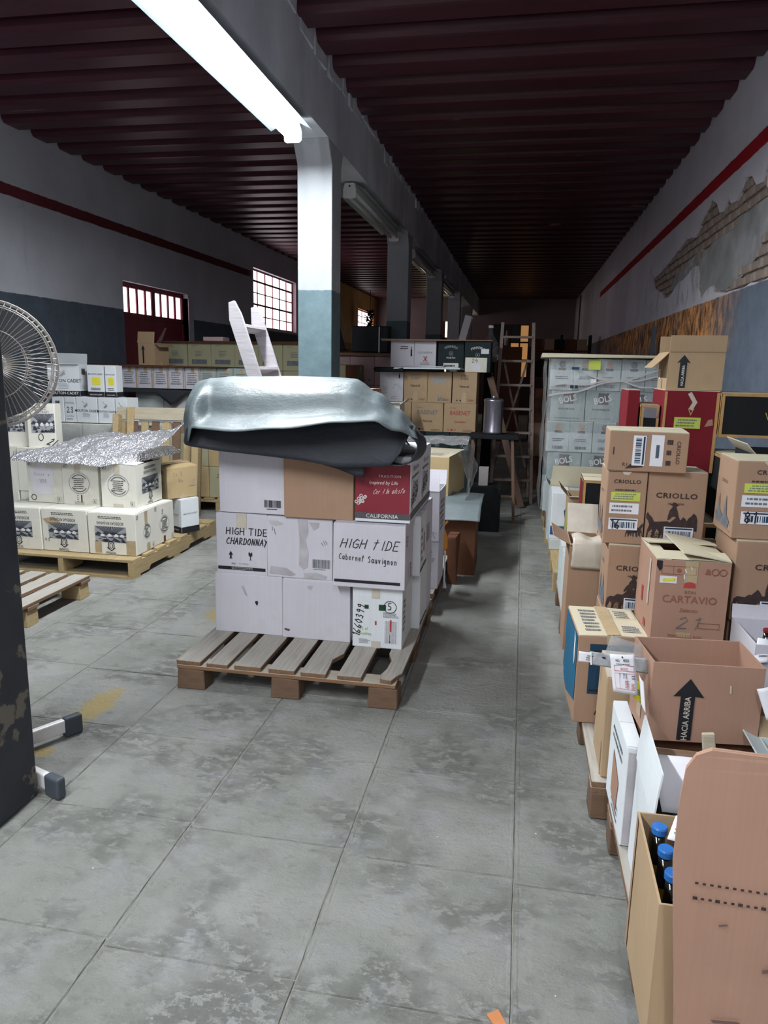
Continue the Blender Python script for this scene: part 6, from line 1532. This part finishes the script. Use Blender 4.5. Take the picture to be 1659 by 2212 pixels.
# blue sided carton
c = Carton('carton with a bright blue side and navy front panel, dusty tan top', .255, 2.76, .142, .26, .34, .36, KRAFT, group=None, seam='y', topm=DUSTTOP, rz=3, tapem=TAPE)
c.pr('blue_side', 'left', BLUEC, [rect(.003, .10, .335, .356), poly([(.003, .1), (.335, .1), (.335, .09), (.1, .03), (.003, .06)])]); c.pr('navy_panel', 'front', NAVY, [rect(.045, .125, .255, .33)]); c.pr('small_print', 'front', INK, [lines(.06, .27, .2, .31, 2, 4), lines(.05, .13, .12, .15, 1, 3), poly([(.09, .29), (.1, .31), (.11, .29)])], .003)
c.pr('paper_tag', 'left', PAPER, [poly([(.27, .36), (.3, .33), (.3, .24), (.285, .22), (.27, .27)])], .004); c.pr('small_print', 'top', INKG, [lines(.03, .04, .1, .3, 7, 3), lines(.17, .04, .24, .12, 4, 4), rib([(.16, .2), (.25, .2), (.25, .31), (.16, .31)], .0015, True), lines(.17, .21, .24, .3, 4, 6)], .0065)
c.pr('mark_print', 'front', INK, [rib([(.08, .04), (.085, .055), (.09, .05)], .004)])
Carton('dusty brown carton with bare top between the blue-sided and rum cartons', .52, 2.72, .142, .27, .38, .352, KRAFT2, topm=DUSTTOP, tape=False)
# narrow carton at the aisle
c = Carton('narrow tan carton standing on the second pallet at the aisle', .330, 2.37, .142, .17, .23, .36, KRAFT2, seam='x', tape=False, topm=TAPEW, jit=.005); c.pr('tear', 'left', KRAFT, [rect(.05, .27, .056, .34), rect(.2, .0, .21, .12)])
# taped paper patched open carton on third pallet
c = Carton('open tan carton with a taped paper lid hanging over its front', .262, 3.52, .142, .155, .27, .54, KRAFT, top='open', flaps=[('front', 172, .01), ('back', 110, .15, TAPEW), ('left', 150, .09), ('right', 100, .04)])
def pl_(u, v):
    x = lerp(.275, .415, u)
    if v < .35: t = v / .35; return (x, lerp(3.62, 3.505, t), .705 + .01 * math.sin(u * 7) - .0 * t)
    t = (v - .35) / .65; return (x + .006 * nz(u, v, 0, 5), 3.505 - .012 * math.sin(t * 3), .70 - .135 * t)
o = grid_obj('paper_cover', TAPEW, 12, 14, pl_, th=.004); tag(o, 'crumpled taped paper lid folded over the open tan carton', 'paper')
q = MB(); q.box(-.0, .04, 0, .05, 0, .04, j=.002); o = q.build('tape_roll_box', PAPER); o.location = (.31, 3.86, .142); o.location.x = .20 + .1; tag(o, 'small white packet tucked beside the open tan carton', 'packet')
c = Carton('olive plastic-wrapped carton edge beside the rider carton', .425, 3.45, .142, .045, .2, .40, OLIVE, tape=False)
for i in range(3): Carton('pale carton at floor side of the third pallet, %s' % ('front', 'middle', 'rear')[i], .29, 3.84 + .30 * i, .142, .08, .27, .30, LGREY, tape=False, group='pale cartons on the third right pallet', rz=0)

# arrow carton up front
c = Carton('large open brown carton with a black up arrow, in front of the rum carton', .385, 2.03, .475, .305, .20, .232, KRAFTP, top='open', jit=.003, rz=5)
c.pr('arrow_print', 'front', INK, [poly([(.083, .006), (.122, .006), (.122, .138), (.147, .136), (.105, .19), (.062, .136), (.083, .138)])]); c.pr('white_lettering', 'front', TAPEW, [txt('HACIA ARRIBA', .111, .071, .0235, .012, .84, rad(90))], .003)
c.pr('tear', 'front', DUSTTOP, [rib([(.215, .175), (.217, .155)], .005)]); c.pr('tape_strip', 'left', TAPE, [rect(.09, .03, .13, .08)])
# what it stands on
c = Carton('brown carton hidden under the large arrow carton', .40, 2.06, .142, .32, .20, .33, BROWNC, tape=False)
# papers pinned at its left
def sheet(name, lab, m, pts, cat='paper', par=None, th=.0012):
    """thin quad sheet through four corner points, gently curled"""
    a, b, c_, d = [Vector(p) for p in pts]; nrm = (b - a).cross(d - a).normalized()
    def f(u, v): 
        p = a * (1 - u) * (1 - v) + b * u * (1 - v) + c_ * u * v + d * (1 - u) * v
        return tuple(p + nrm * .006 * math.sin(u * 2.6) * (.3 + v))
    o = grid_obj(name, m, 8, 8, f, th=th); 
    if lab: tag(o, lab, cat)
    return o
def on_sheet(o, pts, m, shapes, name='print', off=.0035):
    a, b, c_, d = [Vector(p) for p in pts]; nrm = (b - a).cross(d - a).normalized(); V = []; F = []
    for vs, fs in shapes:
        k = len(V)
        for u, v in vs:
            p = a * (1 - u) * (1 - v) + b * u * (1 - v) + c_ * u * v + d * (1 - u) * v
            V.append(tuple(p + nrm * (.006 * math.sin(u * 2.6) * (.3 + v) + off)))
        F += [tuple(i + k for i in t) for t in fs]
    return raw(name, V, F, m, o)

P1 = [(.278, 2.0, .728), (.343, 2.0, .733), (.362, 1.995, .618), (.296, 1.995, .623)]
P1 = [(.278, 2.0, .622 + .002), (.362 - .018, 2.0, .618), (.343, 2.01, .733), (.27, 2.01, .729)]
P1 = [(.294, 1.99, .622), (.360, 1.99, .617), (.343, 2.0, .733), (.278, 2.0, .728)]
o = sheet('paper_tag', 'white printed tag hanging at the left of the large arrow carton', PAPER, P1, 'paper')
on_sheet(o, P1, INK, [txt('4003', .62, .82, .11, .012, 1.1), txt('REG', .28, .82, .09, .01), disc(.48, .94, .03), lines(.2, .74, .85, .78, 1, 3)])
on_sheet(o, P1, INKR, [rib([(.12, .58), (.92, .58), (.92, .72), (.12, .72)], .012, True), txt('B015/02', .52, .61, .09, .004), rib([(.12, .12), (.92, .12), (.92, .52), (.12, .52)], .008, True), rib([(.3, .12), (.3, .52)], .008), rib([(.6, .12), (.6, .52)], .008), lines(.5, .15, .7, .35, 5, 3), lines(.75, .12, .9, .3, 5, 4)], 'red_print')
on_sheet(o, P1, NAVY, [hand('1 111', .3, .4, .12, .1), lines(.8, .38, .95, .5, 2, 4)], 'blue_print')
P2 = [(.240, 2.10, .652), (.395, 2.06, .655), (.391, 2.06, .702), (.236, 2.1, .692)]
o = sheet('steel_bracket', 'thin grey metal strip with a hole sticking out toward the aisle', GREYL, P2, 'strip', th=.002); on_sheet(o, P2, INK, [disc(.25, .7, .035, .07)]); on_sheet(o, P2, WHITEP, [rect(.0, .0, .03, .98)], 'bright_edge')
P3 = [(.205, 2.106, .655), (.275, 2.104, .656), (.275, 2.104, .69), (.205, 2.106, .687)]
o = sheet('white_card', 'small white card behind the end of the grey metal strip', PAPER, P3, 'card'); on_sheet(o, P3, INK, [lines(.3, .2, .8, .8, 3, 4)])
P4 = [(.286, 2.16, .667), (.390, 2.14, .672), (.390, 2.14, .712), (.300, 2.16, .725)]
o = sheet('plastic_flap', 'smoky clear plastic piece behind the white tag', FILM2, P4, 'plastic film', th=0)
P5 = [(.352, 2.01, .60), (.374, 2.015, .583), (.376, 2.02, .640), (.352, 2.02, .650)]
o = sheet('yellow_tag', 'yellow tag edge peeking out behind the white printed tag', YELLOW2, P5, 'paper'); on_sheet(o, P5, INK, [lines(.2, .3, .8, .6, 3, 2)])
P6 = [(.372, 1.99, .59), (.384, 1.98, .57), (.376, 2.0, .655), (.362, 2.01, .67)]
o = sheet('white_tag', 'narrow white tag bent against the left side of the arrow carton', PAPER, P6, 'paper')
# slim upright white box and the white carton with raised side
c = Carton('slim upright white box with faint orange print at the aisle edge', .345, 2.00, .142, .042, .30, .31, WHITE2, tape=False, jit=.003); c.pr('side_strip', 'front', TAPEG, [rect(.006, .008, .04, .295)]); c.pr('orange_print', 'left', KRAFTP, [poly([(.1, .06), (.2, .04), (.22, .15), (.1, .2)])]); c.pr('script_print', 'left', INKG, [lines(.06, .22, .25, .27, 2, 4), lines(.12, .02, .26, .08, 3, 6)])
c = Carton('white carton with a raised white side panel and ragged brown edge', .365, 1.66, .142, .27, .30, .30, WHITE2, top='open', jit=.004, flaps=[('left', 84, .13, WHITE2, -.0), ('back', 92, .035, KRAFT), ('right', 60, .06, KRAFT)])
c.pr('fold_line', 'left', GREYL, [rib([(.0, .30), (.18, .02)], .0015)])
P7 = [(.40, 1.75, .42), (.56, 1.75, .42), (.56, 1.85, .52), (.38, 1.85, .52)]
o = sheet('paper_sheet', 'crumpled white sheet lying in the white open carton', PAPER, P7, 'paper')
for i, (x, y) in enumerate(((.44, 1.89), (.53, 1.90))):
    t = thing('bottle', ('left', 'right')[i] + ' dark bottle standing at the back of the white open carton', 'bottle', (x, y, .148))
    q = MB(); q.lathe([(0, 0), (.036, 0), (.038, .01), (.038, .2), (.016, .26), (.015, .31), (0, .31)], 16); q.build('glass', mat('dark_glass', (.01, .012, .01), .1, bmp=0, spec=.8), t, smooth=True)
# the bottle carton
c = Carton('open brown carton full of blue-capped bottles at the near right', .318, 1.322, .142, .28, .308, .345, KRAFT2, top='open', jit=.002)
c.pr('scuff', 'left', KRAFT, [rect(.01, .0, .03, .34)])
DG = MATS['dark_glass']
BCAP = mat('blue_bottle_cap', (.03, .16, .50), .3, .05, spec=.7, bmp=0)
AMB = mat('amber_label', (.55, .33, .06), .5, .15, 30, bmp=0)
def bottle(lab, x, y, z, m, capm, r=.036, hh=.33, label=AMB, cat='bottle', g='bottles in the near right carton', rz=0):
    t = thing('bottle', lab, cat, (x, y, z), rz, g)
    q = MB(); q.lathe([(0, 0), (r, 0), (r + .001, .01), (r + .001, hh * .55), (r * .86, hh * .66), (r * .46, hh * .78), (r * .40, hh * .93), (0, hh * .93)], 20); q.build('glass', m, t, smooth=True)
    if capm: q = MB(); q.lathe([(0, hh * .92), (r * .46, hh * .945), (r * .5, hh * .95), (r * .5, hh * .99), (r * .44, hh), (0, hh * 1.0)], 20); q.build('cap', capm, t)
    if label:
        q = MB(); n = 14; vs = []
        for k in range(n + 1):
            a = -math.pi * .95 + math.pi * 1.3 * k / n
            for zz in (hh * .2, hh * .5): vs.append(((r + .0022) * math.cos(a), (r + .0022) * math.sin(a), zz))
        q.add(vs, [(2 * k, 2 * k + 2, 2 * k + 3, 2 * k + 1) for k in range(n)]); q.build('label', label, t)
        q = MB(); vs = []
        for k in range(n + 1):
            a = -math.pi * .95 + math.pi * 1.3 * k / n
            for zz in (hh * .66, hh * .745): rr = r * (.87 if zz < hh * .7 else .62) + .002; vs.append((rr * math.cos(a), rr * math.sin(a), zz))
        q.add(vs, [(2 * k, 2 * k + 2, 2 * k + 3, 2 * k + 1) for k in range(n)]); q.build('neck_label', label, t)
    return t
caps = [(.362, 1.590, 'rearmost blue-capped bottle, next to the white paper slip'), (.362, 1.510, 'second blue-capped bottle from the rear of the near right carton'), (.362, 1.432, 'third blue-capped bottle from the rear of the near right carton'), (.376, 1.372, 'nearest blue-capped bottle at the front rim of the near right carton')]
for i, (x, y, lab) in enumerate(caps): bottle(lab, x, y, .148, DG, BCAP, hh=.335 if i < 3 else .33, r=.035)
bottle('big dark bottle lying shoulder up beside the third blue cap', .445, 1.455, .148, DG, None, r=.042, hh=.34, label=PAPER)
def bagf(u, v): return (lerp(.405, .50, u), lerp(1.50, 1.60, u * .3 + v * .7), .44 + .04 * math.sin(v * 3) + .015 * nz(u * 4, v * 4, 0, 1.5))
o = grid_obj('plastic_bag', FILMW, 14, 14, bagf, th=0); tag(o, 'crumpled clear plastic bag between the bottles in the near right carton', 'plastic film')
P8 = [(.372, 1.555, .475), (.425, 1.545, .468), (.448, 1.60, .495), (.40, 1.615, .498)]
o = sheet('paper_slip', 'white printed slip sticking out of the bottle carton', PAPER, P8, 'paper'); on_sheet(o, P8, INKG, [lines(.15, .2, .8, .8, 4, 4)])
bottle('dark bottle under the white slip in the near right carton', .44, 1.56, .148, DG, None, r=.036, hh=.30, label=None)
# tall standing flattened carton, very near
cb = thing('flattened_carton', 'tall flattened brown carton standing upright at the right edge, nearest thing', 'cardboard', (.306, 1.235, .142), rad(-2))
def outline(k):
    r = random.Random(k); pts = [(.045, .0), (.035, .18), (.018, .34), (.004, .50), (.004, .62), (.008, .685), (.022, .712), (.045, .725)]
    pts = [(a + (r.uniform(-.002, .002) if i else 0), b) for i, (a, b) in enumerate(pts)]
    return pts + [(.2, .722), (.33, .712), (.52, .705), (.52, 0)]
for k in range(2):
    q = MB(); q.prism(outline(k), k * .0065, k * .0065 + .0055, lambda p, qq, c2: (p + .002 * k, c2 + .004 * math.sin(qq * 6) * (1 if p < .1 else .3), qq)); q.build('board_layer', KRAFTP, cb)
q = MB()
for rr in range(2):
    for k in range(34):
        if 16 < k < 20: continue
        x = .045 + k * .0125; z = .44 + .03 * rr; h = .0028 if (k % 3 or rr) else .004
        q.add([(x - h, -.0062, z - h * .8), (x + h, -.0062, z - h * .8), (x + h, -.0062, z + h * .8), (x - h, -.0062, z + h * .8)], [(0, 1, 2, 3)])
tag(q.build('punched_dots', INKB, cb), kind='stuff')
q = MB()
for (x, z, w, h) in ((.1, .19, .05, .012), (.06, .14, .03, .03), (.17, .31, .02, .015), (.2, .34, .03, .012), (.09, .39, .015, .008)):
    q.add([(x, -.0064, z), (x + w, -.0064, z + h * .6), (x + w * .8, -.0064, z + h), (x - w * .1, -.0064, z + h * .5)], [(0, 1, 2, 3)])
tag(q.build('dark_smudges', mat('smudge', (.15, .09, .08), .9, bmp=0), cb), kind='stuff')
# wooden slats and oddments right of it
for i, (x, a, lab) in enumerate(((.50, -8, 'first short pale slat sticking up behind the tall flattened carton'), (.53, 24, 'second short pale slat, leaning right, behind the tall flattened carton'))):
    q = MB(); q.box(-.014, .014, -.006, .006, 0, .235 if i == 0 else .20, Matrix.Rotation(rad(a), 4, 'Y')); o = q.build('short_stick', PALE2, bevel=.002); o.location = (x, 1.68, .445); tag(o, lab, 'slat')
c = Carton('pale open carton right of the large arrow carton, at the frame edge', .70, 1.72, .142, .26, .33, .36, LGREY, top='open', flaps=[('left', 150, .05), ('back', 95, .06, KRAFT2)])
P9 = [(.700, 2.0, .575), (.728, 2.0, .585), (.700, 2.02, .665), (.672, 2.02, .655)]
o = sheet('white_packet', 'glossy white packet at the right edge beside the arrow carton', PAPER, P9, 'packet')
c = Carton('white carton with two red-sealed bottles inside, in the shade right of the rum carton', .80, 2.46, .455, .22, .28, .17, WHITE, top='open', flaps=[('back', 100, .05)]); 
for i in range(2): bottle(('left', 'right')[i] + ' red-sealed bottle in the shaded white carton', .85 + .1 * i, 2.52, .462, DG, REDC, r=.03, hh=.2, label=None, g='red-sealed bottles')
Carton('brown carton under the shaded white one, right of the rum carton', .80, 2.46, .142, .24, .29, .31, BROWNC, tape=False)
PA = [(.79, 2.44, .565), (.835, 2.44, .575), (.86, 2.5, .625), (.815, 2.5, .635)]
o = sheet('white_card', 'white printed card lying at the right edge by the shaded carton', PAPER, PA, 'card'); on_sheet(o, PA, INKG, [lines(.3, .2, .9, .35, 1, 4), txt('Gaucho', .6, .6, .16, .004)])
# small scrap on the floor
q = MB(); q.box(-.012, .014, -.02, .022, 0, .006, Matrix.Rotation(.5, 4, 'Z'), j=.005); o = q.build('clay_chip', mat('orange_clay', (.50, .20, .08), .9), bevel=.002); o.location = (.02, 1.475, .001); tag(o, 'small orange clay chip on the bare floor near the viewpoint', 'chip')
